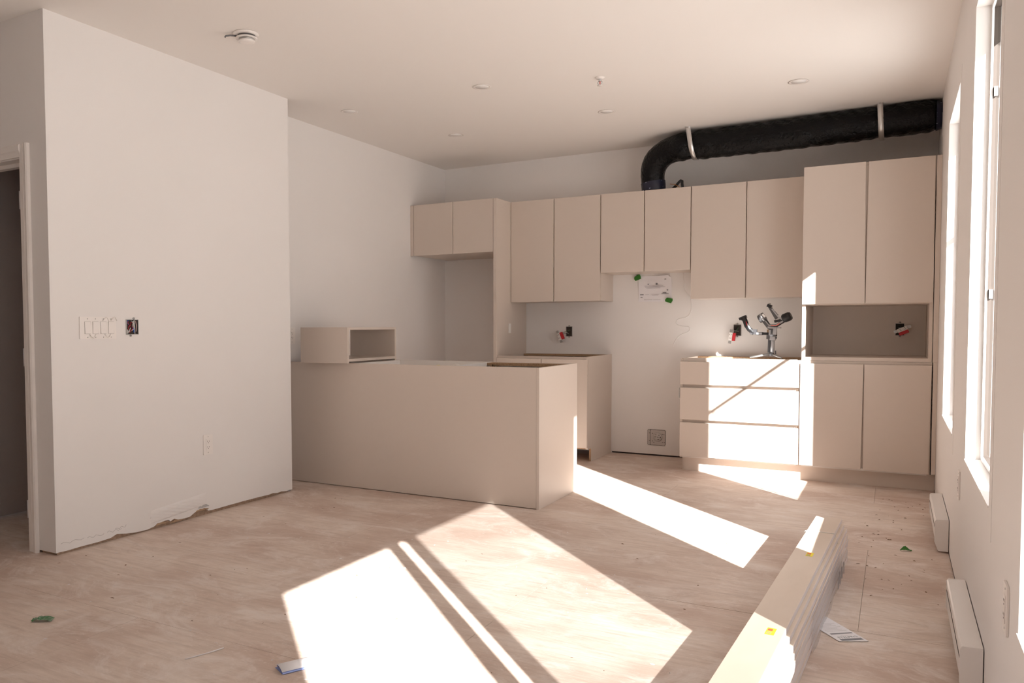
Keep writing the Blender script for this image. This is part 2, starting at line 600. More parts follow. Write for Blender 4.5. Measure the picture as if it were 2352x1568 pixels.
a0, a1, s0, h0 = WINS[0]
window(1, a0, a1, s0, h0, panes=[(a0 + 0.03, a1 - 0.03, s0 + 0.03, h0 - 0.03)])
a0, a1, s0, h0 = WINS[1]
window(2, a0, a1, s0, h0, rails=(1.655,), panes=[(a0 + 0.03, a1 - 0.03, 1.665, h0 - 0.03)], screen=(a0 + 0.165, a1 - 0.035, s0 + 0.034, 1.692))
a0, a1, s0, h0 = WINS[2]
window(3, a0, a1, s0, h0, stiles=((0.898, 0.972), (1.053, 1.126)), panes=[(a0 + 0.03, 0.91, s0 + 0.03, h0 - 0.03), (1.11, a1 - 0.03, s0 + 0.03, h0 - 0.03)], screen=(1.10, a1 - 0.034, s0 + 0.034, h0 - 0.034))
a0, a1, s0, h0 = WINS[3]
window(4, a0, a1, s0, h0, panes=[(a0 + 0.03, a1 - 0.03, s0 + 0.03, h0 - 0.03)])
struct('ground_outside', bx(XR + WT + 0.05, 40, -40, 40, -0.75, -0.55), CONC)

# ------------------------------------------------------------------ cabinets
T = 0.018      # panel thickness
DT = 0.019     # door thickness
G = 0.002


def carcass(t, x0, x1, y0, y1, z0, z1, m=CAB, inner=CABIN, top=True, back=True, bottom=True):
    bm = new_bm()
    box(bm, x0, x0 + T, y0, y1, z0, z1)
    obj('side_panel', bm, m, t)
    obj('side_panel', bx(x1 - T, x1, y0, y1, z0, z1), m, t)
    if bottom:
        obj('bottom_panel', bx(x0 + T, x1 - T, y0, y1, z0, z0 + T), m, t)
    if top:
        obj('top_panel', bx(x0 + T, x1 - T, y0, y1, z1 - T, z1), m, t)
    if back:
        obj('back_panel', bx(x0 + T, x1 - T, y1 - 0.012, y1 - 0.002, z0 + T, z1 - T), inner, t)


def door(t, x0, x1, yf, z0, z1, tl=0.0, tr=0.0, bl=0.0, br=0.0):
    """slab door, front face at yf; tl/tr/bl/br pull in a corner where the door hangs out of true"""
    bm = new_bm()
    prism(bm, [(x0 + bl, z0), (x1 - br, z0), (x1 - tr, z1), (x0 + tl, z1)], 'y', yf, yf + DT)
    bmesh.ops.bevel(bm, geom=bm.edges[:], offset=0.0012, segments=2, affect='EDGES', profile=0.6)
    return obj('door', bm, CAB, t)


GAPD = 0.0075
# fridge cabinet
t = thing('fridge_cabinet', 'short beige two-door wall cabinet over the empty fridge recess', 'cabinet', (-3.46, 6.6, 1.777))
carcass(t, XF + 0.036, -3.041, 6.275 + DT + 0.002, YB - 0.004, 1.779, 2.2378)
obj('filler_strip', bx(XF + 0.001, -3.852, 6.275, 6.295, 1.777, 2.2378), CAB, t)
obj('centre_stile', bx(-3.46, -3.42, 6.297, 6.315, 1.80, 2.219), CAB, t)
door(t, -3.848, -3.443, 6.275, 1.777, 2.2378)
door(t, -3.438, -3.044, 6.275, 1.777, 2.2378)
# tall fridge side panel
tag(obj('tall_gable', bx(-3.0405, -3.0108, 6.275, YB - 0.002, 0.0, 2.2378, 0.001), CAB, origin=(-3.026, 6.6, 0)),
    'tall beige gable panel between fridge recess and kitchen run', 'gable')


def wall_cab(name, label, x0, xm, x1, z0, z1, yf=6.5689):
    t = thing(name, label, 'cabinet', ((x0 + x1) / 2, (yf + YB) / 2, z0), group=None)
    carcass(t, x0 + 0.0006, x1 - 0.0006, yf + DT + 0.002, YB - 0.002, z0 + 0.001, z1)
    obj('centre_stile', bx(xm - 0.018, xm + 0.018, yf + DT + 0.002, yf + DT + 0.020, z0 + 0.02, z1 - T), CAB, t)
    door(t, x0 + GAPD / 2, xm - GAPD / 2, yf, z0, z1)
    door(t, xm + GAPD / 2, x1 - GAPD / 2, yf, z0, z1)
    return t


wall_cab('wall_cabinet', 'tall beige two-door wall cabinet next to the fridge panel', -3.0106, -2.598, -2.178, 1.3436, 2.2378)
wall_cab('hood_cabinet', 'shorter beige two-door wall cabinet under the black duct elbow', -2.178, -1.807, -1.434, 1.577, 2.2378)
wall_cab('wall_cabinet', 'tall beige two-door wall cabinet above the gimbal', -1.434, -1.016, -0.5875, 1.3436, 2.2378)

# tall microwave cabinet sitting on the base units
t = thing('microwave_cabinet', 'deep beige tall cabinet with two doors above an open niche', 'cabinet', (-0.19, 6.6, 0.876))
x0, x1 = -0.587, 0.212
yc = YD + DT + 0.002
obj('side_panel', bx(x0, x0 + 0.022, yc, YB - 0.004, 0.877, 2.250), CAB, t)
obj('side_panel', bx(x1 - 0.022, x1, yc, YB - 0.004, 0.877, 2.250), CAB, t)
obj('niche_floor', bx(x0 + 0.022, x1 - 0.022, yc, YB - 0.004, 0.877, 0.902), CAB, t)
obj('niche_top', bx(x0 + 0.022, x1 - 0.022, yc, YB - 0.004, 1.272, 1.292), CAB, t)
obj('top_panel', bx(x0 + 0.022, x1 - 0.022, yc, YB - 0.004, 2.232, 2.250), CAB, t)
obj('niche_back', bx(x0 + 0.022, x1 - 0.022, YB - 0.022, YB - 0.012, 0.902, 1.272), CABBACK, t)
obj('centre_stile', bx(-0.215, -0.165, yc, yc + 0.018, 1.293, 2.231), CAB, t)
door(t, -0.587, -0.1915, YD, 1.279, 2.250, tr=0.008)
door(t, -0.1875, 0.2105, YD, 1.279, 2.250, tl=0.006, tr=0.004)
obj('filler_strip', bx(0.2155, XR - 0.001, YD + 0.003, YD + 0.020, 0.877, 2.250), CAB, t)

# base units -------------------------------------------------------------
KZ = 0.122


def base_side(bm, x0, x1, notch=True):
    prism(bm, [(YD + DT + 0.002, ZTOP), (YB - 0.004, ZTOP), (YB - 0.004, 0.0), (YD + 0.105, 0.0), (YD + 0.105, KZ - 0.012), (YD + DT + 0.002, KZ - 0.012)], 'x', x0, x1)


# drawer base
t = thing('drawer_base_cabinet', 'beige base cabinet with three wide drawers in the sunlight', 'cabinet', (-1.015, 6.6, 0))
x0, x1 = -1.4395, -0.5955
bm = new_bm(); base_side(bm, x0, x0 + T); obj('side_panel', bm, CAB, t)
bm = new_bm(); base_side(bm, x1 - T, x1); obj('side_panel', bm, CAB, t)
obj('bottom_panel', bx(x0 + T, x1 - T, YD + 0.022, YB - 0.01, KZ - 0.012, KZ + 0.006), CABIN, t)
obj('back_panel', bx(x0 + T, x1 - T, YB - 0.016, YB - 0.006, KZ + 0.006, ZTOP), CABIN, t)
obj('chipboard_rail', bx(x0 + T, x1 - T, YB - 0.11, YB - 0.017, ZTOP - 0.018, ZTOP - 0.001), CHIP, t)
obj('front_rail', bx(x0 + T, x1 - T, YD + 0.024, YD + 0.042, 0.80, 0.874), CAB, t)
for (za, zb) in ((0.678, 0.853), (0.407, 0.653), (KZ, 0.384)):
    d = obj('drawer_front', bx(x0 + 0.001, x1 - 0.003, YD, YD + DT, za, zb, 0.0012), CAB, t)
    obj('grip_channel', bx(x0 + T, x1 - T, YD + 0.028, YD + 0.034, zb - 0.04, zb + 0.028), CAB, d)
    obj('drawer_box', bx(x0 + 0.035, x1 - 0.035, YD + 0.045, YB - 0.06, za + 0.02, zb - 0.045), CABIN, d)
bm = new_bm()
box(bm, x0 - 0.008, x0 - 0.0005, YD - 0.002, YD + 0.016, 0.57, 0.65)
obj('side_bracket', bm, GREYM, t)

# base under microwave
t = thing('double_door_base_cabinet', 'beige double-door base cabinet beneath the open niche, beside the window wall', 'cabinet', (-0.19, 6.6, 0))
x0, x1 = -0.595, 0.214
bm = new_bm(); base_side(bm, x0, x0 + T); obj('side_panel', bm, CAB, t)
bm = new_bm(); base_side(bm, x1 - T, x1); obj('side_panel', bm, CAB, t)
obj('bottom_panel', bx(x0 + T, x1 - T, YD + 0.022, YB - 0.01, KZ - 0.012, KZ + 0.006), CABIN, t)
obj('back_panel', bx(x0 + T, x1 - T, YB - 0.016, YB - 0.006, KZ + 0.006, ZTOP), CABIN, t)
obj('top_rail', bx(x0 + T, x1 - T, YD + 0.024, YD + 0.12, 0.855, 0.8755), CAB, t)
obj('centre_stile', bx(-0.215, -0.165, yc, yc + 0.018, KZ + 0.007, 0.854), CAB, t)
door(t, x0 + 0.0035, -0.1905, YD, KZ, 0.856, br=0.008)
door(t, -0.1865, x1 - 0.002, YD, KZ, 0.856, bl=0.003, br=0.006)
obj('filler_strip', bx(0.2195, XR - 0.001, YD + 0.003, YD + 0.020, KZ, 0.876), CAB, t)
tag(obj('toe_kick', bx(-1.4205, XR - 0.001, YD + 0.085, YD + 0.101, 0.0, KZ - 0.0135), CAB, origin=(-0.6, YD + 0.09, 0)),
    'long beige toe kick board under the drawers and double-door base', 'toe kick')

# left base
t = thing('corner_base_cabinet', 'open-topped beige double-door base cabinet below the dangling red-taped outlet', 'cabinet', (-2.6, 6.6, 0))
x0, x1 = -3.0095, -2.186
bm = new_bm(); base_side(bm, x0, x0 + T); obj('side_panel', bm, CAB, t)
bm = new_bm(); base_side(bm, x1 - T, x1); sp = obj('side_panel', bm, CAB, t)
obj('raw_edge', bx(x1 - T + 0.001, x1 - 0.001, YD + 0.1035, YD + 0.1048, 0.001, KZ - 0.013), CHIP, sp)
obj('bottom_panel', bx(x0 + T, x1 - T, YD + 0.022, YB - 0.01, KZ - 0.012, KZ + 0.006), CHIP, t)
obj('back_panel', bx(x0 + T, x1 - T, YB - 0.016, YB - 0.006, KZ + 0.006, ZTOP), CABIN, t)
obj('chipboard_rail', bx(x0 + T, x1 - T, YB - 0.11, YB - 0.017, ZTOP - 0.018, ZTOP - 0.001), CHIP, t)
obj('front_rail', bx(x0 + T, x1 - T, YD + 0.024, YD + 0.042, 0.80, 0.874), CAB, t)
obj('centre_stile', bx(-2.61, -2.575, YD + 0.0215, YD + 0.0238, KZ + 0.007, 0.85), CAB, t)
door(t, x0 + 0.002, -2.596, YD, KZ, 0.853)
door(t, -2.589, x1 - 0.001, YD, KZ, 0.853)
for x in (-2.95, -2.42):
    bm = new_bm()
    lathe(bm, [(0.028, 0), (0.028, 0.012), (0.014, 0.02), (0.014, 0.085), (0.026, 0.09), (0.026, KZ - 0.012)], (x, YD + 0.20, 0), 16)
    obj('adjustable_leg', bm, BLACKPL, t)

# peninsula ---------------------------------------------------------------
XN, YN0, YN1 = -1.886, 4.5325, 5.205
t = thing('peninsula_cabinet', 'large open-topped beige peninsula cabinet with plain front panel', 'cabinet', (-2.88, 4.87, 0))
obj('front_panel', bx(XF + 0.002, XN - T - 0.001, YN0, YN0 + T, 0.004, ZTOP, 0.001), CAB, t)
obj('end_panel', bx(XN - T, XN, YN0, YN1, 0.0, ZTOP, 0.001), CAB, t)
obj('back_rail', bx(XF + 0.002, XN - T, YN1 - 0.062, YN1 - 0.044, 0.80, ZTOP), CABIN, t)
for x in (-3.30, -2.51):
    obj('partition', bx(x, x + 0.016, YN0 + 0.03, YN1 - 0.064, 0.12, ZTOP - 0.0005), CABIN, t)
obj('base_panel', bx(XF + 0.002, XN - T - 0.001, YN0 + 0.02, YN1 - 0.064, 0.12, 0.138), CABIN, t)
obj('chipboard_rail', bx(-2.494, XN - T - 0.001, YN1 - 0.16, YN1 - 0.064, ZTOP - 0.02, ZTOP - 0.002), CHIP, t)
for i, (a, b) in enumerate(((XF + 0.01, -3.302), (-3.297, -2.505), (-2.50, XN - T - 0.002))):
    obj('door', bx(a, b, YN1 - 0.042, YN1 - 0.022, 0.122, 0.853, 0.001), CAB, t)
obj('toe_board', bx(XF + 0.01, XN - T - 0.002, YN1 - 0.14, YN1 - 0.124, 0.0, 0.118), CAB, t)
for x in (-2.2, -3.1):
    bm = new_bm()
    lathe(bm, [(0.028, 0), (0.028, 0.012), (0.014, 0.02), (0.014, 0.10), (0.03, 0.105), (0.03, 0.1195)], (x, YN0 + 0.12, 0), 16)
    obj('adjustable_leg', bm, BLACKPL, t)
for k, x in enumerate((-2.46, -2.44, -2.415)):
    obj('hanger_bracket', bx(x, x + 0.010, YN1 - 0.175, YN1 - 0.161, ZTOP - 0.03, ZTOP - 0.012), CARDB, t)

# rolls of tape standing on the shelf inside the open peninsula
def roll(x, y, z, r, label, m1, m2):
    t = thing('tape_roll', label, 'tape', (x, y, z - r), group=None)
    bm = new_bm()
    seg = 28
    for (ra, rb, m, nm) in ((r * 0.74, r, m1, 'tape_winding'), (r * 0.62, r * 0.735, m2, 'core')):
        bm = new_bm()
        ring = []
        for k in range(seg):
            a = 2 * math.pi * k / seg
            c, s = math.cos(a), math.sin(a)
            ring.append([bm.verts.new((x + rr * c, y + d, z + rr * s)) for rr, d in ((ra, -0.012), (rb, -0.012), (rb, 0.012), (ra, 0.012))])
        for k in range(seg):
            A, B = ring[k], ring[(k + 1) % seg]
            for i in range(4):
                bm.faces.new((A[i], B[i], B[(i + 1) % 4], A[(i + 1) % 4]))
        obj(nm, bm, m, t)
    return t


obj('shelf', bx(-3.28, -2.512, YN0 + 0.03, YN1 - 0.07, 0.733, 0.751), CABIN, t)
roll(-2.71, 4.72, 0.810, 0.058, 'yellow tape roll with its rim just showing in the peninsula opening', YELLOW, CARDB)
roll(-2.588, 4.755, 0.8145, 0.062, 'white tape roll beside the yellow roll in the peninsula', WHITEP, YELLOW)

# carcass lying on the peninsula
t = thing('loose_carcass', 'small loose beige cabinet shell with open ends resting on the peninsula', 'cabinet box', (-3.49, 4.8, ZTOP))
a, b, c, d = -3.700, -3.285, 4.47, 5.09
zb, zt = ZTOP + 0.001, 1.128
obj('near_panel', bx(a, b, c, c + T, zb, zt, 0.001), CAB, t)
obj('far_panel', bx(a, b, d - T, d, zb, zt, 0.001), CAB, t)
obj('bottom_panel', bx(a, b, c + T, d - T, zb + 0.012, zb + 0.030), CAB, t)
obj('top_panel', bx(a, b, c + T, d - T, zt - 0.018, zt), CAB, t)  # unseen edge-on top, added to keep the inside of the shell dark

# ------------------------------------------------------------------ duct
t = thing('exhaust_duct', 'black film-wrapped flexible exhaust duct bending along the ceiling', 'duct', (-0.8, 6.5, 2.24))
path = [(-1.762, 6.681, 2.2440), (-1.765, 6.68, 2.30), (-1.772, 6.67, 2.37), (-1.758, 6.65, 2.44), (-1.715, 6.625, 2.50), (-1.64, 6.595, 2.538), (-1.55, 6.565, 2.552)]
rads = [0.090, 0.093, 0.097, 0.103, 0.106, 0.104, 0.103]
x = -1.50
while x < XR - 0.004:
    k = min(abs(x + 1.43), abs(x + 0.125))
    r = 0.112 - 0.013 * math.exp(-(k / 0.035) ** 2) - (0.03 * max(0, (x - 0.17)) / 0.07)
    sag = -0.006 * math.sin((x + 1.43) / 1.305 * math.pi)
    path.append((x, 6.535 - 0.02 * min(1, (x + 1.5)), 2.5505 + sag + 0.006 * (x + 1.4)))
    rads.append(r + 0.002 * math.sin(x * 37))
    x += 0.022
path.append((XR - 0.001, 6.515, 2.562)); rads.append(0.085)
bm = new_bm()
tube(bm, path, rads, 48, caps=False)
rng = random.Random(3)
for v in bm.verts:
    ph = v.co.x * 55 + v.co.z * 30
    v.co += Vector((0, 0.0025 * math.sin(ph + 3 * v.co.y), 0.003 * math.sin(ph * 1.3 + v.co.y * 40))) + Vector((rng.uniform(-1, 1), rng.uniform(-1, 1), rng.uniform(-1, 1))) * 0.0012
    if v.co.z > ZC - 0.004:
        v.co.z = ZC - 0.004
duct = obj('duct_sleeve', bm, BLACKD, t)
sub = duct.modifiers.new('smooth', 'SUBSURF'); sub.levels = 1; sub.render_levels = 1
bm = new_bm()
tube(bm, [(-1.762, 6.681, 2.2440), (-1.7625, 6.681, 2.262), (-1.764, 6.6805, 2.29), (-1.767, 6.679, 2.318)], [0.0955, 0.097, 0.098, 0.0985], 40, caps=False)
obj('tape_collar', bm, BLUETAPE, t)
bm = new_bm()
tube(bm, [(XR - 0.035, 6.515, 2.562), (XR - 0.002, 6.515, 2.562)], [0.103, 0.092], 36, caps=False)
obj('tape_collar', bm, BLUETAPE, t)
for xs, tilt in ((-1.43, 0.035), (-0.125, 0.012)):
    bm = new_bm()
    yc_, zc_ = 6.53, 2.553
    R_ = 0.1155
    prof = [(-0.112, ZC - 0.0015), (-0.135, ZC - 0.0015), (-0.135, ZC - 0.0035), (-0.116, ZC - 0.0035)]
    inner = []
    outer = []
    inner.append((yc_ - R_, ZC - 0.001)); outer.append((yc_ - R_ - 0.0025, ZC - 0.001))
    for k in range(25):
        a = math.pi + math.pi * k / 24
        inner.append((yc_ + R_ * math.cos(a), zc_ + R_ * math.sin(a)))
        outer.append((yc_ + (R_ + 0.0025) * math.cos(a), zc_ + (R_ + 0.0025) * math.sin(a)))
    inner.append((yc_ + R_, ZC - 0.001)); outer.append((yc_ + R_ + 0.0025, ZC - 0.001))
    hw = 0.0175
    rows = []
    for (i_, o_) in zip(inner, outer):
        dx = tilt * (ZC - i_[1]) / 0.24
        rows.append([bm.verts.new((xs - hw + dx, i_[0], i_[1])), bm.verts.new((xs + hw + dx, i_[0], i_[1])), bm.verts.new((xs + hw + dx, o_[0], o_[1])), bm.verts.new((xs - hw + dx, o_[0], o_[1]))])
    for A, B in zip(rows[:-1], rows[1:]):
        for q in range(4):
            bm.faces.new((A[q], A[(q + 1) % 4], B[(q + 1) % 4], B[q])).smooth = True
    box(bm, xs - hw, xs + hw, yc_ - R_ - 0.030, yc_ - R_, ZC - 0.003, ZC - 0.0005)
    st = obj('hanger_strap', bm, STRAP, t)
    lathe(bm := new_bm(), [(0.006, -0.007), (0.007, -0.005), (0.007, -0.003)], (xs, yc_ - R_ - 0.016, ZC), 12)
    obj('screw', bm, GREYM, st)
# hood supply cable beside the elbow
t = thing('hood_cable', 'dark cable loop with bare copper wire beside the duct elbow', 'cable', (-1.60, 6.70, 2.2385))
pts = [(-1.635, 6.72, 2.2420)] + [(-1.612 + 0.075 * math.sin(a * 1.4) , 6.71, 2.2420 + 0.075 * math.sin(a * math.pi / 1.6)) for a in (0.25, 0.5, 0.75, 1.0, 1.25)] + [(-1.530, 6.70, 2.2420)]
obj('sheath', tube(new_bm(), pts, 0.011, 10), BLACKPL, t)
obj('copper_core', tube(new_bm(), [(-1.632, 6.69, 2.292), (-1.595, 6.685, 2.286), (-1.562, 6.682, 2.268), (-1.540, 6.68, 2.2420)], 0.0025, 8), COPPER, t)

# ------------------------------------------------------------------ ceiling fittings
t = thing('smoke_detector', 'round white smoke detector hanging off its ceiling plate', 'smoke detector', (-2.985, 3.19, ZC))
cx_, cy_ = -2.985, 3.19
lathe(bm := new_bm(), [(0.066, -0.0005), (0.068, -0.004), (0.068, -0.010), (0.05, -0.012)], (cx_, cy_, ZC), 40)
obj('mounting_plate', bm, WHITEP, t)
lathe(bm := new_bm(), [(0.045, -0.012), (0.045, -0.022)], (cx_ + 0.004, cy_, ZC), 40)
obj('vent_gap', bm, mat('vent_shadow', (0.12, 0.11, 0.11), 0.8), t)
lathe(bm := new_bm(), [(0.052, -0.022), (0.056, -0.024), (0.056, -0.028), (0.04, -0.0285)], (cx_ + 0.004, cy_, ZC), 40)
obj('rim', bm, WHITEP, t)
lathe(bm := new_bm(), [(0.040, -0.0285), (0.040, -0.038)], (cx_ + 0.006, cy_, ZC), 40)
obj('sensor_grille', bm, GREYM, t)
lathe(bm := new_bm(), [(0.041, -0.038), (0.044, -0.040), (0.042, -0.046), (0.03, -0.051), (0.0, -0.053)], (cx_ + 0.006, cy_, ZC), 40)
obj('cover', bm, WHITEP, t)
obj('loose_tab', tube(new_bm(), [(cx_ - 0.036, cy_ - 0.028, ZC - 0.014), (cx_ - 0.062, cy_ - 0.05, ZC - 0.013), (cx_ - 0.078, cy_ - 0.066, ZC - 0.018), (cx_ - 0.082, cy_ - 0.07, ZC - 0.026)], 0.0045, 8), GUN, t)

DL = [(-2.337, 4.657, 'flush white ceiling downlight above the near side of the peninsula end'),
      (-3.419, 4.702, 'flush white ceiling downlight close to the far left wall'),
      (-3.102, 5.713, 'flush white ceiling downlight in front of the fridge recess'),
      (-1.834, 5.650, 'flush white ceiling downlight in front of the duct elbow'),
      (-0.564, 5.585, 'flush white ceiling downlight in front of the microwave cabinet')]
first = None
for (lx, ly, lab) in DL:
    if first is None:
        first = thing('downlight', lab, 'ceiling light', (lx, ly, ZC), group='ceiling downlights')
        bm = new_bm()
        lathe(bm, [(0.050, -0.0004), (0.060, -0.0018), (0.061, -0.0026), (0.052, -0.0036), (0.044, -0.0022)], (0, 0, 0), 40)
        obj('trim_ring', bm, WHITEP, first, local=True)
        bm = new_bm()
        lathe(bm, [(0.044, -0.0008), (0.044, -0.0026), (0.0, -0.0028)], (0, 0, 0), 40)
        obj('lens', bm, VINYL, first, local=True)
        o = first
    else:
        o = copy_tree(first)
        o.location = (lx, ly, ZC)
    o['label'] = lab

t = thing('fire_sprinkler', 'small white pendant fire sprinkler head on the ceiling', 'sprinkler', (-1.62, 4.86, ZC))
c = (-1.62, 4.86, ZC)
lathe(bm := new_bm(), [(0.030, -0.0004), (0.030, -0.003), (0.022, -0.010), (0.014, -0.012)], c, 28)
obj('escutcheon', bm, WHITEP, t)
lathe(bm := new_bm(), [(0.010, -0.012), (0.010, -0.022), (0.006, -0.023)], c, 16)
obj('body', bm, SILVER, t)
bm = new_bm()
for s in (-1, 1):
    tube(bm, [(c[0] + s * 0.009, c[1], ZC - 0.022), (c[0] + s * 0.016, c[1], ZC - 0.032), (c[0] + s * 0.004, c[1], ZC - 0.048)], 0.003, 8)
obj('yoke_frame', bm, SILVER, t)
lathe(bm := new_bm(), [(0.0, -0.047), (0.016, -0.048), (0.017, -0.050), (0.0, -0.051)], c, 20)
obj('deflector', bm, WHITEP, t)
obj('bulb', tube(new_bm(), [(c[0], c[1], ZC - 0.024), (c[0], c[1], ZC - 0.047)], 0.003, 8), RED, t)

# ------------------------------------------------------------------ electrical fittings
def rounded_rect(y0, y1, z0, z1, r, n=5):
    pts = []
    for (cy, cz, a0) in ((y1 - r, z1 - r, 0), (y0 + r, z1 - r, 90), (y0 + r, z0 + r, 180), (y1 - r, z0 + r, 270)):
        for k in range(n + 1):
            a = math.radians(a0 + 90 * k / n)
            pts.append((cy + r * math.cos(a), cz + r * math.sin(a)))
    return pts


# four-gang switch on the near left wall
t = thing('switch_plate', 'wide white four-gang rocker switch plate with plastic film scraps', 'light switch', (XL, 2.708, 1.073))
bm = new_bm()
prism(bm, rounded_rect(2.600, 2.818, 1.074, 1.189, 0.004), 'x', XL + 0.0004, XL + 0.0055)
obj('plate', bm, WHITEP, t)
for k in range(4):
    yk = 2.629 + k * 0.0468
    bm = new_bm()
    box(bm, XL + 0.0056, XL + 0.0062, yk - 0.0015, yk + 0.0345, 1.1005, 1.1645)
    fr_ = obj('rocker_recess', bm, mat('recess_grey', (0.42, 0.38, 0.36), 0.6), t)
    bm = new_bm()
    prism(bm, [(XL + 0.0062, 1.102), (XL + 0.0072, 1.102), (XL + 0.0100, 1.163), (XL + 0.0062, 1.163)] if k % 2 else [(XL + 0.0062, 1.102), (XL + 0.0100, 1.102), (XL + 0.0072, 1.163), (XL + 0.0062, 1.163)], 'y', yk, yk + 0.033)
    obj('rocker', bm, WHITEP, t)
    for zz in (1.083, 1.178):
        lathe(bm := new_bm(), [(0.0026, 0.0055), (0.0026, 0.0062), (0.0, 0.0063)], (XL, yk + 0.0165, zz), 10, 'x')
        obj('screw', bm, GREYM, t)
for (ya, za, s) in ((2.655, 1.098, 1), (2.745, 1.099, 1), (2.735, 1.168, -1), (2.785, 1.170, -1)):
    pts = [(XL + 0.008 + 0.006 * math.sin(q * 0.6), ya + 0.038 * q / 6, za - s * 0.018 * math.sin(math.pi * q / 6)) for q in range(7)]
    obj('film_scrap', tube(new_bm(), pts, 0.0022, 6), WHITEP, t)


def box_walls(bm, ax, c0, c1, z0, z1, d0, d1, w=0.0022):
    """open-fronted box: ax 'x' faces +x (coords y), ax 'y' faces -y (coords x)"""
    def B(a0, a1, zz0, zz1, e0, e1):
        if ax == 'x':
            box(bm, e0, e1, a0, a1, zz0, zz1)
        else:
            box(bm, a0, a1, e0, e1, zz0, zz1)
    B(c0, c0 + w, z0, z1, d0, d1)
    B(c1 - w, c1, z0, z1, d0, d1)
    B(c0 + w, c1 - w, z0, z0 + w, d0, d1)
    B(c0 + w, c1 - w, z1 - w, z1, d0, d1)


# open box with wires (set in the drywall: modelled as a shallow open box standing 6 mm proud, dark inside)
t = thing('junction_box', 'open metal junction box full of coloured wires beside the switch plate', 'junction box', (XL, 2.921, 1.09))
y0, y1, z0, z1 = 2.884, 2.962, 1.094, 1.176
bm = new_bm()
box_walls(bm, 'x', y0, y1, z0, z1, XL - 0.012, XL + 0.007)
obj('box_wall', bm, GREYM, t)
bm = new_bm(); box(bm, XL + 0.0002, XL + 0.0012, y0 + 0.003, y1 - 0.003, z0 + 0.003, z1 - 0.003)
obj('box_back', bm, DARK, t)
bm = new_bm(); box(bm, XL + 0.001, XL + 0.008, 2.934, 2.938, z0 + 0.003, z1 - 0.003)
obj('divider', bm, GREYM, t)
for (yy, zz) in ((2.912, z0 - 0.006), (2.935, z1 + 0.006)):
    lathe(bm := new_bm(), [(0.006, 0.0005), (0.006, 0.004), (0.0, 0.0045)], (XL, yy, zz), 12, 'x')
    obj('ear', bm, GREYM, t)
for (m, seed, n) in ((WIRER, 1, 3), (WIREW, 2, 4), (WIREB, 3, 2), (WIREW, 4, 1)):
    rg = random.Random(seed)
    for q in range(n):
        ya = y0 + 0.008 + rg.random() * 0.038
        za = z0 + 0.010 + rg.random() * 0.060
        pts = [(XL + 0.003, min(max(ya, y0 + 0.006), y1 - 0.03), za)]
        for s in range(5):
            pts.append((XL + 0.003 + rg.random() * 0.006, min(max(pts[-1][1] + rg.uniform(-0.016, 0.018), y0 + 0.006), 2.930), min(max(pts[-1][2] + rg.uniform(-0.022, 0.022), z0 + 0.007), z1 - 0.007)))
        obj('wire', tube(new_bm(), pts, 0.0022, 6), m, t)
obj('wire', tube(new_bm(), [(XL + 0.003, 2.945, z1 - 0.008), (XL + 0.007, 2.949, 1.14), (XL + 0.004, 2.946, 1.11)], 0.0024, 6), mat('pink_wire', (0.62, 0.42, 0.40), 0.5), t)


def outlet(name, label, ax, at, c, z, group=None):
    """duplex receptacle with plate. ax: 'x+' wall facing +x, 'x-' wall facing -x; at = wall plane"""
    s = 1 if ax == 'x+' else -1
    t = thing(name, label, 'outlet', (at, c, z - 0.058), group=group)

    def X(d):
        return at + s * d
    bm = new_bm()
    prism(bm, rounded_rect(c - 0.037, c + 0.037, z - 0.060, z + 0.060, 0.004), 'x', X(0.0004), X(0.0055))
    obj('plate', bm, WHITEP, t)
    bm = new_bm()
    prism(bm, rounded_rect(c - 0.0165, c + 0.0165, z - 0.034, z + 0.034, 0.002), 'x', X(0.0055), X(0.0075))
    r = obj('receptacle', bm, WHITEP, t)
    for zz in (z + 0.017, z - 0.017):
        for dy, h in ((-0.0065, 0.007), (0.0065, 0.006)):
            bm = new_bm(); box(bm, min(X(0.0074), X(0.0079)), max(X(0.0074), X(0.0079)), c + dy - 0.0012, c + dy + 0.0012, zz, zz + h)
            obj('slot', bm, DARK, r)
        lathe(bm := new_bm(), [(0.0024, s * 0.0074), (0.0024, s * 0.0079)], (at, c, zz - 0.0065), 10, 'x')
        obj('ground_hole', bm, DARK, r)
    for zz in (z - 0.048, z + 0.048):
        lathe(bm := new_bm(), [(0.0028, s * 0.0055), (0.0028, s * 0.0062)], (at, c, zz), 10, 'x')
        obj('screw', bm, GREYM, t)
    return t


outlet('wall_outlet', 'white duplex outlet low on the near left wall', 'x+', XL, 3.457, 0.425)
outlet('wall_outlet', 'white duplex outlet above the peninsula, partly hidden behind the wall corner', 'x+', XF, 4.592, 1.068)
outlet('wall_outlet', 'white duplex outlet low on the window wall between the two windows', 'x-', XR, 4.02, 0.452)
outlet('wall_outlet', 'white duplex outlet low on the window wall above the nearer heater', 'x-', XR, 2.34, 0.445)
t = thing('panel_switch', 'narrow white switch on the side of the tall gable panel', 'light switch', (-3.0108, 6.547, 1.066))
obj('plate', bx(-3.0106, -3.0066, 6.523, 6.571, 1.068, 1.154, 0.001), WHITEP, t)
obj('rocker', bx(-3.0066, -3.0046, 6.538, 6.556, 1.086, 1.136, 0.0008), WHITEP, t)


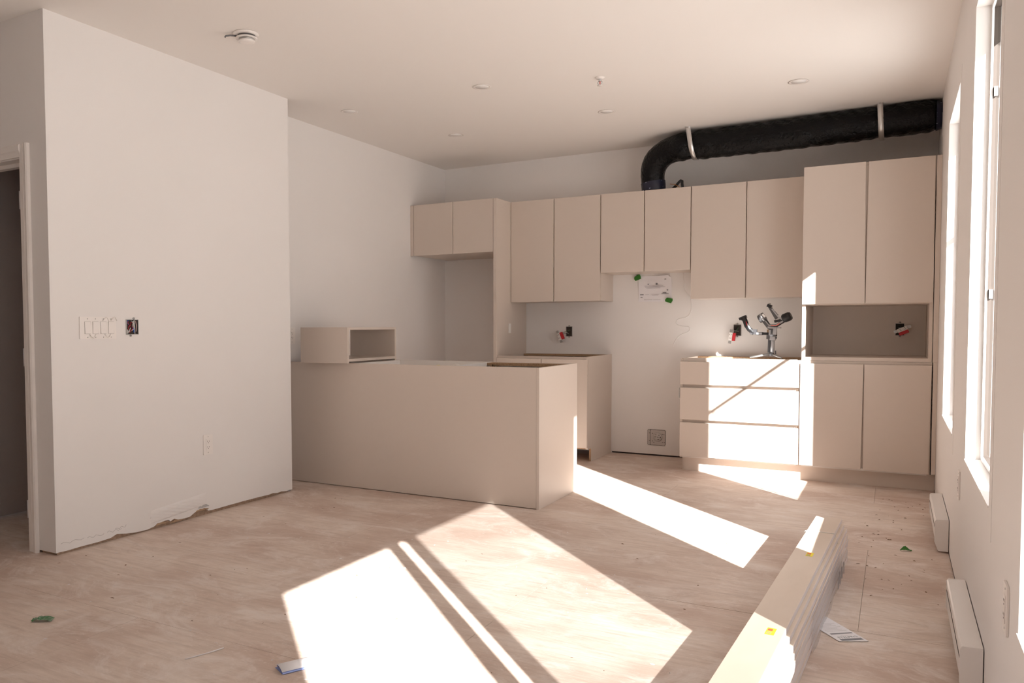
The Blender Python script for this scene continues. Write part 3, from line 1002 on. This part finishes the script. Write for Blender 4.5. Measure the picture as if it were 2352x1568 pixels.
def dangling(label, cx, z, yw, hang, tape, tilt=0.25, recept=True):
    """steel device box in the back wall with a receptacle pulled out on its wires"""
    t = thing('outlet_box', label, 'outlet', (cx, yw, z - 0.055))
    bm = new_bm()
    box_walls(bm, 'y', cx - 0.030, cx + 0.030, z - 0.046, z + 0.046, yw - 0.008, yw - 0.0002)
    obj('box_wall', bm, GREYM, t)
    bm = new_bm(); box(bm, cx - 0.027, cx + 0.027, yw - 0.0014, yw - 0.0004, z - 0.043, z + 0.043)
    obj('box_back', bm, DARK, t)
    for zz in (z - 0.051, z + 0.051):
        lathe(bm := new_bm(), [(0.007, -0.0006), (0.007, -0.005), (0.0, -0.006)], (cx, yw, zz), 12, 'y')
        obj('ear', bm, GREYM, t)
    rg = random.Random(int(abs(cx) * 1000))
    hx, hz = hang
    for q in range(3):
        pts = [(cx + rg.uniform(-0.015, 0.015), yw - 0.003, z + rg.uniform(-0.03, 0.03)), (cx + hx * 0.5 + rg.uniform(-0.01, 0.01), yw - 0.045, z + hz * 0.3 + rg.uniform(-0.012, 0.02)), (cx + hx, yw - 0.05, z + hz + 0.01 * q)]
        obj('wire', tube(new_bm(), pts, 0.0022, 6), (GUN, WIREW, GREENF)[q], t)
    # receptacle on its side, tilted
    ct, st_ = math.cos(tilt), math.sin(tilt)

    def rp(bm):
        for v in bm.verts:
            dx, dz = v.co.x - (cx + hx), v.co.z - (z + hz)
            v.co.x = cx + hx + dx * ct - dz * st_
            v.co.z = z + hz + dx * st_ + dz * ct
        return bm
    X0, Z0 = cx + hx, z + hz
    r = obj('receptacle', rp(bx(X0 - 0.022, X0 + 0.006, yw - 0.062, yw - 0.036, Z0 - 0.034, Z0 + 0.034, 0.002)), WHITEP, t)
    obj('red_tape', rp(bx(X0 + 0.0062, X0 + 0.030, yw - 0.064, yw - 0.034, Z0 - 0.034, Z0 + 0.032, 0.004)), RED, t)['label'] = 'red insulating tape'
    for zz in (Z0 - 0.046, Z0 + 0.046):
        obj('strap_ear', rp(bx(X0 - 0.020, X0 + 0.002, yw - 0.056, yw - 0.053, zz - 0.012, zz + 0.012)), GREYM, r)
    for dz in (-0.018, 0.012):
        for dx in (-0.016, -0.005):
            obj('slot', rp(bx(X0 + dx, X0 + dx + 0.003, yw - 0.0626, yw - 0.0618, Z0 + dz, Z0 + dz + 0.009)), DARK, r)
    return t


dangling('steel outlet box with red-taped receptacle dangling above the corner base cabinet', -2.586, 1.080, YB, (-0.068, -0.044), True, 0.38)
dangling('steel outlet box with red-taped white receptacle hanging beside the gimbal', -1.130, 1.090, YB, (-0.036, -0.052), True, -0.12)
dangling('dark outlet box with red-taped wires on the back of the open niche', 0.024, 1.095, YB - 0.0225, (0.020, -0.006), True, -1.15)

# range outlet near the floor
t = thing('range_outlet', 'square grey range outlet near the floor in the stove gap', 'outlet', (-1.785, YB, 0.09))
bm = new_bm()
prism(bm, rounded_rect(-1.862, -1.708, 0.092, 0.228, 0.010), 'y', YB - 0.0004, YB - 0.006)
obj('back_box', bm, mat('dark_rim', (0.13, 0.11, 0.10), 0.6), t)
bm = new_bm()
prism(bm, rounded_rect(-1.859, -1.838, 0.095, 0.225, 0.008), 'y', YB - 0.006, YB - 0.008)
prism(bm, rounded_rect(-1.834, -1.711, 0.095, 0.225, 0.008), 'y', YB - 0.006, YB - 0.009)
obj('cover_plate', bm, mat('dull_zinc', (0.50, 0.46, 0.44), 0.55), t)
lathe(bm := new_bm(), [(0.038, -0.009), (0.036, -0.018), (0.0, -0.0185)], (-1.772, YB, 0.163), 32, 'y')
rc = obj('socket', bm, mat('dull_zinc_light', (0.56, 0.53, 0.51), 0.5), t)
for (dx, dz, w_, h_) in ((-0.022, 0.020, 0.014, 0.004), (0.004, 0.018, 0.014, 0.004), (-0.026, 0.002, 0.016, 0.004), (-0.004, 0.0, 0.014, 0.004), (0.0, -0.020, 0.014, 0.004), (0.020, -0.002, 0.007, 0.008)):
    obj('slot', bx(-1.772 + dx, -1.772 + dx + w_, YB - 0.0192, YB - 0.0184, 0.163 + dz, 0.163 + dz + h_), DARK, rc)
for (px_, pz_) in ((-1.848, 0.196), (-1.848, 0.128), (-1.822, 0.192), (-1.822, 0.126), (-1.737, 0.188), (-1.724, 0.187), (-1.735, 0.120), (-1.72, 0.119), (-1.81, 0.114)):
    obj('knockout', bx(px_, px_ + 0.009, YB - 0.0098, YB - 0.0088, pz_, pz_ + 0.004), DARK, t)

# ------------------------------------------------------------------ plan sheet and plaster line on the back wall
t = thing('taped_plan', 'white printed plan sheet taped to the wall below the hood cabinet', 'paper', (-1.80, YB, 1.34))
bm = new_bm()
n = 10
rows = []
for i in range(n + 1):
    fx = i / n
    row = []
    for k in range(n + 1):
        fz = k / n
        x = -1.950 + 0.285 * fx
        z = 1.338 + 0.222 * fz
        d = 0.003 + 0.016 * (fx * fz) ** 3 + 0.003 * math.sin(3 * fx + 2 * fz) ** 2
        row.append(bm.verts.new((x, YB - d, z)))
    rows.append(row)
for i in range(n):
    for k in range(n):
        if i == n - 1 and k == n - 1:
            bm.faces.new((rows[i][k], rows[i + 1][k], rows[i][k + 1]))
            continue
        bm.faces.new((rows[i][k], rows[i + 1][k], rows[i + 1][k + 1], rows[i][k + 1])).smooth = True
obj('sheet', bm, PAPER, t)
rg = random.Random(5)
for (xa, xb, z, h_) in ((-1.90, -1.83, 1.352, .003), (-1.82, -1.76, 1.351, .003), (-1.935, -1.905, 1.395, .006), (-1.89, -1.86, 1.397, .003), (-1.83, -1.78, 1.39, .003), (-1.84, -1.77, 1.40, .002), (-1.75, -1.69, 1.40, .004), (-1.74, -1.71, 1.41, .004), (-1.89, -1.72, 1.462, .0025), (-1.90, -1.74, 1.472, .002), (-1.88, -1.76, 1.450, .002), (-1.80, -1.785, 1.482, .014), (-1.87, -1.86, 1.484, .006), (-1.725, -1.71, 1.525, .005), (-1.93, -1.915, 1.372, .005), (-1.705, -1.695, 1.43, .010)):
    ink = bx(xa, xb, YB - 0.0115, YB - 0.0065, z, z + h_)
    obj('printed_line', ink, INKL if h_ < 0.004 else INK, t)
for (cx, cz, a, lab) in ((-1.957, 1.547, 0.42, 'green masking tape on the top left sheet corner'), (-1.686, 1.346, -0.28, 'green masking tape on the lower right sheet corner')):
    bm = new_bm()
    for (dx, dz) in ((-0.027, -0.017), (0.022, -0.02), (0.029, 0.004), (0.024, 0.021), (-0.02, 0.018), (-0.030, 0.0)):
        x = cx + dx * math.cos(a) - dz * math.sin(a)
        z = cz + dx * math.sin(a) + dz * math.cos(a)
        bm.verts.new((x, YB - 0.0225, z))
    bm.verts.ensure_lookup_table()
    f = bm.faces.new(bm.verts[:])
    r = bmesh.ops.extrude_face_region(bm, geom=[f])
    bmesh.ops.translate(bm, verts=[v for v in r['geom'] if isinstance(v, bmesh.types.BMVert)], vec=(0, 0.021, 0))
    obj('tape_piece', bm, GREEN, t)['label'] = lab

bm = new_bm()
line = [(-1.570, 1.575), (-1.568, 1.53), (-1.560, 1.50), (-1.563, 1.455), (-1.545, 1.41), (-1.513, 1.375), (-1.502, 1.33), (-1.503, 1.26), (-1.522, 1.215), (-1.56, 1.195), (-1.60, 1.188), (-1.622, 1.170), (-1.626, 1.150), (-1.605, 1.133), (-1.56, 1.122), (-1.52, 1.119), (-1.511, 1.10), (-1.525, 1.077), (-1.57, 1.06), (-1.607, 1.035), (-1.637, 0.99), (-1.655, 0.94)]
sm = []
for i in range(len(line) - 1):
    p0, p1, p2, p3 = [Vector(line[max(0, min(len(line) - 1, i + q))]) for q in (-1, 0, 1, 2)]
    for s in range(4):
        u_ = s / 4
        sm.append(0.5 * ((2 * p1) + (-p0 + p2) * u_ + (2 * p0 - 5 * p1 + 4 * p2 - p3) * u_ ** 2 + (-p0 + 3 * p1 - 3 * p2 + p3) * u_ ** 3))
tube(bm, [(p.x, YB - 0.0012, p.y) for p in sm], 0.0026, 7)
wb = bpy.data.objects['wall_back']
obj('plaster_bead', bm, WALL, wb)
obj('wall_gap', bx(-2.18, -1.43, YB - 0.0002, YB + 0.01, 0.0, 0.0118), DARK, wb)
obj('wall_gap', bx(XR - 0.0002, XR + 0.01, YS, YB - 0.01, 0.0, 0.0078), DARK, wall_r)

# ------------------------------------------------------------------ baseboard heaters
def heater(label, y0, y1):
    t = thing('baseboard_heater', label, 'heater', (XR, (y0 + y1) / 2, 0.0), group='white baseboard heaters')
    xw = XR - 0.003
    d = 0.058
    z0, z1 = 0.012, 0.166
    bm = new_bm()
    prism(bm, [(xw, z0), (xw - d + 0.012, z0), (xw - d + 0.012, z0 + 0.03), (xw - d + 0.004, z0 + 0.034), (xw - d + 0.004, z1 - 0.045), (xw - 0.004, z1 - 0.010), (xw, z1 - 0.010)], 'y', y0 + 0.004, y1 - 0.004)
    obj('casing', bm, HEATW, t)
    bm = new_bm()
    prism(bm, [(xw, z1), (xw - d + 0.004, z1 - 0.004), (xw - d, z1 - 0.010), (xw - d, z1 - 0.038), (xw - d + 0.002, z1 - 0.038), (xw - d + 0.003, z1 - 0.011), (xw - d + 0.006, z1 - 0.007), (xw, z1 - 0.003)], 'y', y0, y1)
    obj('top_cover', bm, HEATW, t)
    for ya, yb in ((y0 - 0.002, y0 + 0.004), (y1 - 0.004, y1 + 0.002)):
        bm = new_bm()
        prism(bm, [(xw, z0 - 0.004), (xw - d + 0.016, z0 - 0.004), (xw - d + 0.010, z0 + 0.010), (xw - d - 0.001, z0 + 0.042), (xw - d - 0.001, z1 - 0.012), (xw - d + 0.006, z1 - 0.002), (xw, z1 + 0.0005)], 'y', ya, yb)
        obj('end_cap', bm, HEATW, t)
    obj('air_slot', bx(xw - d - 0.0005, xw - d + 0.0045, y0 + 0.02, y1 - 0.02, z1 - 0.046, z1 - 0.040), DARK, t)
    obj('lower_slot', bx(xw - d + 0.008, xw - d + 0.0125, y0 + 0.01, y1 - 0.01, z0 + 0.028, z0 + 0.034), DARK, t)
    return t


heater('long white baseboard heater below the window nearest the kitchen cabinets', 4.64, 5.36)
heater('long white baseboard heater below the plain single-pane window', 2.84, 3.58)
tag(obj('pipe_stub', lathe(new_bm(), [(0.014, 0.0), (0.014, 0.03), (0.011, 0.034), (0.0, 0.035)], (XR - 0.03, 5.46, 0.0), 14), HEATW, origin=(XR - 0.03, 5.46, 0)),
    'short white cap on the floor behind the far heater', 'cap')

# ------------------------------------------------------------------ boards on the floor
ang = math.atan2(-0.0405, 1.0)
BL = 2.75
o0 = Vector((-0.268, 4.318, 0))     # far end, centre
NB = 9
TH = 0.0212
offs = [0.030, 0.028, 0.030, 0.029, 0.031, 0.028, 0.024, 0.012, 0.0]
ends = [-0.035, -0.01, -0.05, -0.02, -0.03, -0.04, -0.012, -0.028, 0.0]
for k in range(NB):
    top = (k == NB - 1)
    lab = 'topmost primed board of the floor stack, bearing two yellow stickers' if top else 'primed board with white edges, %s in the floor stack' % ('lowest of all', 'second up from the floor', 'third up from the floor', 'fourth up from the floor', 'fifth up from the floor', 'third down from the stickered one', 'second down from the stickered one', 'directly under the stickered one')[k]
    t = thing('primed_board', lab, 'board', (o0.x + offs[k], o0.y, k * TH), ang, None if top else 'boards stacked under the stickered one')
    bm = new_bm()
    wd = 0.114
    box(bm, -wd / 2, wd / 2, -BL + ends[k], ends[k], 0.0003, TH - 0.0003, 0.0015)
    for f in bm.faces:
        f.material_index = 1 if abs(f.normal.x) > 0.3 or abs(f.normal.y) > 0.5 else 0
    me = obj('board', bm, [BOARDW, BOARDE], t, local=True)
    if top:
        for (yy, xx) in ((-0.748, 0.008), (-1.711, 0.020)):
            s = obj('sticker', bx_ := box(new_bm(), xx - 0.013, xx + 0.013, yy - 0.030, yy + 0.030, TH - 0.0002, TH + 0.0003), YELLOW, t, local=True)
            s['label'] = 'small yellow sticker with red print'
            obj('print_patch', box(new_bm(), xx - 0.010, xx + 0.004, yy + 0.004, yy + 0.022, TH + 0.0003, TH + 0.0006), REDINK, s, local=True)
            for q in range(4):
                obj('print_line', box(new_bm(), xx - 0.010, xx + 0.004, yy - 0.024 + q * 0.006, yy - 0.0215 + q * 0.006, TH + 0.0003, TH + 0.0006), INK, s, local=True)
# string round the stack
t = thing('tie_string', 'thin white string tied around the far end of the board stack', 'string', (o0.x, o0.y, 0), ang)
zt = NB * TH + 0.0012
pts = [(-0.0592, -0.336, 0.003), (-0.0592, -0.336, zt - 0.004), (-0.056, -0.336, zt), (0.056, -0.336, zt), (0.060, -0.336, zt - 0.005), (0.090, -0.336, zt - 0.10), (0.091, -0.336, 0.003)]
obj('loop', tube(new_bm(), pts, 0.0013, 6), WIREW, t, local=True)
obj('knot', lathe(new_bm(), [(0.001, -0.004), (0.004, -0.002), (0.004, 0.002), (0.001, 0.004)], (-0.062, -0.336, zt - 0.006), 8), WIREW, t, local=True)
# crumpled clear wrap on the far right side of the stack
bm = new_bm()
rg = random.Random(11)
NI, NK = 46, 9
rows = []
for i in range(NI + 1):
    row = []
    for k in range(NK + 1):
        f = k / NK
        yy = -0.38 - 0.95 * i / NI
        z = 0.003 + 0.128 * f
        x = 0.0915 + 0.006 * (1 - f) * (0.5 + 0.5 * math.sin(i * 0.35)) + 0.0015 * rg.random()
        row.append(bm.verts.new((x, yy, z)))
    rows.append(row)
for i in range(NI):
    for k in range(NK):
        bm.faces.new((rows[i][k], rows[i + 1][k], rows[i + 1][k + 1], rows[i][k + 1])).smooth = True
t = thing('plastic_wrap', 'crumpled clear plastic wrap along the window side of the board stack', 'plastic wrap', (o0.x, o0.y, 0), ang)
obj('film', bm, PLASTIC, t, local=True)
bm = new_bm()
for q in range(7):
    yy = -0.40 - 0.04 * q
    box(bm, 0.1050, 0.1054, yy - 0.012, yy + 0.008, 0.035 + 0.01 * (q % 2), 0.085 + 0.012 * ((q * 3) % 2))
obj('film_print', bm, INK, t, local=True)

# ------------------------------------------------------------------ leaflet with printed bars and name
def text_bm(s, size, loc, rot, extr=0.0002):
    c = bpy.data.curves.new('lettering', 'FONT')
    c.body = s
    c.size = size
    c.align_x = 'CENTER'
    c.align_y = 'CENTER'
    c.extrude = extr
    c.resolution_u = 2
    o = bpy.data.objects.new('lettering', c)
    COL.objects.link(o)
    o.location = loc
    o.rotation_euler = rot
    bpy.context.view_layer.update()
    me = bpy.data.meshes.new_from_object(o.evaluated_get(bpy.context.evaluated_depsgraph_get()))
    me.transform(o.matrix_world)
    bm = new_bm()
    bm.from_mesh(me)
    bpy.data.objects.remove(o)
    bpy.data.meshes.remove(me)
    return bm


# leaflet: long side from the board stack to the lower right; local x along it
pA, pB, pC, pD = Vector((-0.262, 3.435)), Vector((-0.265, 3.285)), Vector((-0.142, 3.128)), Vector((-0.070, 3.212))
lc = (pC + pD) / 2
la = math.atan2((pC - pB).y, (pC - pB).x)
t = thing('leaflet', 'white printed instruction leaflet sticking out beside the board stack', 'leaflet', (lc.x, lc.y, 0), la)
LW = 0.104
LLEN = 0.24
bm = new_bm()
box(bm, -LLEN, 0.0, -LW / 2, LW / 2, 0.0008, 0.0030)
for v in bm.verts:
    if v.co.x > -0.01 and v.co.y < 0:
        v.co.x -= 0.014
obj('sheet', bm, PAPER, t, local=True)
zz = 0.0031
obj('printed_bar', box(new_bm(), -0.030, -0.014, -LW / 2 + 0.012, LW / 2 - 0.008, zz, zz + 0.0003), INK, t, local=True)
obj('printed_bar', box(new_bm(), -0.083, -0.074, -LW / 2 + 0.010, LW / 2 - 0.008, zz, zz + 0.0003), INK, t, local=True)
obj('printed_name', text_bm('STELPRO', 0.0195, (-0.043, 0.002, zz), (0, 0, math.radians(90))), INK, t, local=True)
obj('printed_line', box(new_bm(), -0.060, -0.058, -0.015, 0.030, zz, zz + 0.0003), INKL, t, local=True)
for q in range(7):
    obj('printed_line', box(new_bm(), -0.105 - q * 0.012, -0.102 - q * 0.012, -LW / 2 + 0.012, LW / 2 - 0.012 - 0.01 * (q % 3), zz, zz + 0.0002), INKL, t, local=True)

# cardboard scrap
bm = new_bm()
box(bm, -0.013, 0.013, -0.055, 0.055, 0.0005, 0.004)
for q in range(16):
    box(bm, -0.013, 0.013, -0.052 + q * 0.0066, -0.0495 + q * 0.0066, 0.004, 0.0055)
for v in bm.verts:
    if v.co.y > 0.04:
        v.co.z += (v.co.y - 0.04) * 0.9
        v.co.x *= 0.6
t = tag(obj('cardboard_scrap', bm, CARDB, origin=(0, 0, 0)), 'small brown corrugated cardboard scrap near the leaflet', 'cardboard')
t.location = (-0.226, 3.545, 0)
t.rotation_euler = (0, 0, -0.12)


def tape_scrap(label, loc, rz, s, kind):
    bm = new_bm()
    n, m_ = 12, 5
    rg = random.Random(kind)
    rows = []
    for i in range(n + 1):
        row = []
        for k in range(m_ + 1):
            u_, v_ = i / n, k / m_
            x = (u_ - 0.5) * 0.085 * s
            y = (v_ - 0.5) * 0.036 * s * (1 if u_ > 0.35 else 0.75 + 0.5 * rg.random())
            if kind == 1:
                z = 0.004 + 0.012 * s * math.sin(u_ * 2.6) ** 2 * (0.6 + 0.4 * v_) + (0.010 * rg.random() if u_ < 0.35 else 0)
            else:
                z = 0.004 + 0.034 * s * max(0, 1 - abs(u_ - 0.45) / 0.45) * max(0.1, v_) + 0.004 * rg.random()
                y -= 0.02 * v_ * s * (1 - u_)
            row.append(bm.verts.new((x, y, z)))
        rows.append(row)
    for i in range(n):
        for k in range(m_):
            bm.faces.new((rows[i][k], rows[i + 1][k], rows[i + 1][k + 1], rows[i][k + 1]))
    o = obj('tape_scrap', bm, GREENF if kind == 1 else GREEN)
    o.location = loc
    o.rotation_euler = (0, 0, rz)
    return tag(o, label, 'tape scrap')


tape_scrap('crumpled dusty green tape scrap on the bare floor below the switch wall', (-2.838, 1.868, 0), 0.55, 0.92, 1)
tape_scrap('small folded green tape scrap on the floor near the far heater', (0.062, 4.590, 0), 0.2, 0.62, 2)

# folded paper at the sunlight edge
t = thing('folded_paper', 'folded white and blue paper at the edge of the big sun patch', 'paper', (-1.715, 2.022, 0), math.radians(62))
bm = new_bm()
sec = [(-0.030, 0.001), (0.030, 0.001), (0.030, 0.0022), (-0.026, 0.0024)]
rows = []
for (y, z) in ((0.034, 0.001), (-0.034, 0.0015), (-0.036, 0.004), (-0.034, 0.0055)):
    rows.append([bm.verts.new((x, y, z)) for x in (-0.055, 0.055)])
rows.append([bm.verts.new((x, 0.020, 0.013)) for x in (-0.055, 0.055)])
for A, B in zip(rows[:-1], rows[1:]):
    bm.faces.new((A[0], A[1], B[1], B[0]))
sol = obj('blue_leaf', bm, BLUEP, t, local=True)
mo = sol.modifiers.new('thick', 'SOLIDIFY'); mo.thickness = 0.0006
bm = new_bm()
rows = []
for q in range(9):
    f = q / 8
    rows.append([bm.verts.new((x, 0.030 - 0.062 * f, 0.0065 + 0.012 * math.sin(math.pi * (0.15 + 0.8 * f)))) for x in (-0.0555, 0.0545)])
for A, B in zip(rows[:-1], rows[1:]):
    bm.faces.new((A[0], A[1], B[1], B[0])).smooth = True
pl = obj('white_leaf', bm, PAPER, t, local=True)
mo = pl.modifiers.new('thick', 'SOLIDIFY'); mo.thickness = 0.0008

# loose debris: too many crumbs to count
bm = new_bm()
rg = random.Random(21)
for q in range(230):
    if q < 150:
        x, y = rg.uniform(-3.5, -0.6), rg.uniform(1.5, 4.4)
    else:
        x, y = rg.uniform(-0.15, 0.18), rg.uniform(2.6, 6.0)
    if (x < -1.9 and y > 4.45) or (x > -0.2 and y < 3.6):
        continue
    a = rg.uniform(0, math.pi)
    l_, w_ = rg.uniform(0.002, 0.010), rg.uniform(0.0012, 0.004)
    c_, s_ = math.cos(a), math.sin(a)
    P_ = [(-l_, -w_), (l_, -w_ * 0.6), (l_ * 0.8, w_), (-l_ * 0.7, w_ * 0.8)]
    vs = [bm.verts.new((x + px_ * c_ - py_ * s_, y + px_ * s_ + py_ * c_, 0.0004)) for px_, py_ in P_]
    tp = bm.verts.new((x, y, 0.0004 + w_ * 0.9))
    mi = 1 if q % 3 == 0 or q >= 150 else 0
    for i in range(4):
        bm.faces.new((vs[i], vs[(i + 1) % 4], tp)).material_index = mi
o = obj('floor_crumbs', bm, [GYPS, CARDB])
tag(o, 'scattered plaster chips and wood crumbs over the bare floor', 'debris')
o['kind'] = 'stuff'
# splinter
t = tag(obj('plaster_sliver', tube(new_bm(), [(-2.08, 1.885, 0.0028), (-2.05, 1.96, 0.0032), (-2.035, 2.02, 0.0028)], 0.0022, 6), GYPS), 'thin pale sliver lying on the floor between green scrap and folded paper', 'debris')

# ------------------------------------------------------------------ camera stabiliser on the drawer base
K = 0.000346
GS = mat('gimbal_grey', (0.50, 0.50, 0.52), 0.38, metal=0.35)
t = thing('camera_gimbal', 'grey and black handheld camera gimbal standing on its small tripod', 'camera gimbal', (-0.826, 6.60, ZTOP + 0.0005), -0.10)


def g(px_, py_):
    return ((px_ - 1140) * K, (1385 - py_) * K)


def gt(name, m, pts, rad, y=0.0, seg=12, par=None):
    return obj(name, tube(new_bm(), [(g(*p)[0], y if not isinstance(y, list) else y[i], g(*p)[1]) for i, p in enumerate(pts)], rad, seg), m, par or t, local=True)


def gb(name, m, p, q, w_, d0, d1, par=None):
    return obj(name, bar(new_bm(), g(*p), g(*q), w_ * K, d0, d1), m, par or t, local=True)


for (ex, ey, yy) in ((700, 1376, -0.035), (1395, 1378, -0.07), (1215, 1380, 0.12)):
    bm = new_bm()
    a_ = Vector((g(1140, 1290)[0], 0, g(1140, 1290)[1])); b_ = Vector((g(ex, ey)[0], yy, 0.006))
    tube(bm, [a_, a_.lerp(b_, 0.5), b_], [0.0095, 0.0085, 0.006], 10)
    obj('tripod_leg', bm, GREYM, t, local=True)
obj('tripod_hub', lathe(new_bm(), [(0.012, 0.018), (0.017, 0.022), (0.018, 0.044), (0.014, 0.048)], (0, 0, 0), 20), GUN, t, local=True)
gt('grip', GS, [(1150, 1262), (1155, 1100), (1160, 960)], [0.0165, 0.0155, 0.0165])
gb('battery_strip', GUN, (1085, 1262), (1092, 950), 44, -0.014, 0.014)
gb('trigger', GUN, (1225, 1290), (1222, 1215), 18, -0.006, 0.006)
gb('control_body', GS, (1160, 985), (1165, 900), 110, -0.020, 0.020)
obj('joystick', lathe(new_bm(), [(0.007, -0.030), (0.008, -0.026), (0.006, -0.020)], (g(1245, 930)[0], 0, g(1245, 930)[1]), 14, 'y'), GUN, t, local=True)
gb('focus_knob', GUN, (1035, 915), (1092, 918), 90, -0.016, 0.016)
pm = gt('pan_motor', GUN, [(1165, 900), (1160, 730)], [0.030, 0.029], seg=24)
gb('motor_cap', GS, (1218, 860), (1225, 705), 70, -0.033, -0.020, pm)
gb('motor_band', GS, (1115, 865), (1118, 755), 40, -0.034, -0.022, pm)
gb('display_block', CHIP, (1070, 818), (1070, 750), 54, -0.012, 0.010)
gb('quick_bar', GS, (1085, 706), (1328, 706), 30, -0.012, 0.012)
# side handle
gt('sling_handle', BLACKPL, [(480, 500), (545, 505), (575, 580), (600, 660), (655, 740), (715, 790), (760, 835)], [0.014, 0.021, 0.019, 0.0185, 0.0185, 0.019, 0.017], seg=18)
gb('handle_end', BLACKPL, (440, 512), (592, 447), 58, -0.014, 0.014)
gb('grip_panel', GS, (622, 615), (690, 735), 30, -0.0205, -0.014)
gb('red_stripe', RED, (598, 565), (625, 650), 12, -0.022, -0.016)
gb('handle_clamp', GUN, (690, 800), (820, 800), 110, -0.016, 0.016)
gb('arm_backing', BLACKPL, (800, 838), (950, 838), 64, -0.006, 0.014)
gb('rosette_arm', GS, (810, 835), (940, 838), 46, -0.013, 0.013)
gb('arm_block', BLACKPL, (940, 838), (1095, 840), 54, -0.014, 0.014)
# arms and motors
for (p_, q_) in (((1000, 545), (1085, 668)), ((1070, 662), (1245, 662)), ((1225, 665), (1385, 560)), ((965, 560), (1078, 712)), ((1060, 708), (1210, 716))):
    gb('arm_spine', BLACKPL, p_, q_, 66, -0.006, 0.012)
ra = gb('roll_arm', GS, (1000, 560), (1085, 668), 38, -0.0105, -0.0062)
gb('roll_arm', GS, (1075, 655), (1240, 655), 38, -0.0105, -0.0062)
gb('roll_arm', GS, (1225, 658), (1375, 560), 38, -0.0105, -0.0062)
gb('pan_arm', GUN, (965, 565), (1075, 705), 50, -0.016, -0.0105)
gb('pan_arm', GS, (1060, 700), (1200, 712), 44, -0.018, -0.0125)
gb('coral_trim', CORAL, (1125, 657), (1245, 657), 20, -0.0125, -0.0095)
gb('coral_trim', CORAL, (1240, 655), (1312, 612), 20, -0.0125, -0.0095)
rm = obj('roll_motor', tube(new_bm(), [(g(865, 520)[0], 0.0, g(865, 520)[1]), (g(905, 500)[0], 0, g(905, 500)[1]), (g(985, 450)[0], 0, g(985, 450)[1])], [0.031, 0.034, 0.033], 28), GUN, t, local=True)
obj('motor_band', tube(new_bm(), [(g(925, 487)[0], 0.0, g(925, 487)[1]), (g(955, 468)[0], 0, g(955, 468)[1])], [0.0352, 0.0350], 28), GS, rm, local=True)
gb('lock_tab', WHITEP, (958, 405), (1012, 468), 40, -0.036, -0.024)
tm = obj('tilt_motor', tube(new_bm(), [(g(1360, 515)[0], 0.0, g(1360, 515)[1]), (g(1395, 500)[0], 0, g(1395, 500)[1]), (g(1500, 455)[0], 0, g(1500, 455)[1]), (g(1545, 505)[0] - 0.004, 0, g(1530, 440)[1])], [0.027, 0.034, 0.034, 0.026], 28), BLACKPL, t, local=True)
gb('camera_arm', GUN, (1075, 215), (1240, 510), 66, -0.009, 0.009)
gb('camera_arm_edge', GS, (1140, 290), (1300, 500), 26, -0.012, -0.0095)
gb('arm_lever', GUN, (1190, 335), (1272, 430), 8, -0.010, 0.0)
gb('top_clamp', BLACKPL, (1040, 205), (1125, 245), 66, -0.014, 0.014)
gb('clamp_pin', GREYM, (1078, 205), (1084, 160), 36, -0.006, 0.006)
gb('camera_plate', BLACKPL, (1200, 570), (1335, 540), 54, -0.022, 0.022)
gb('plate_knob', GS, (1290, 480), (1345, 530), 44, -0.018, -0.008)
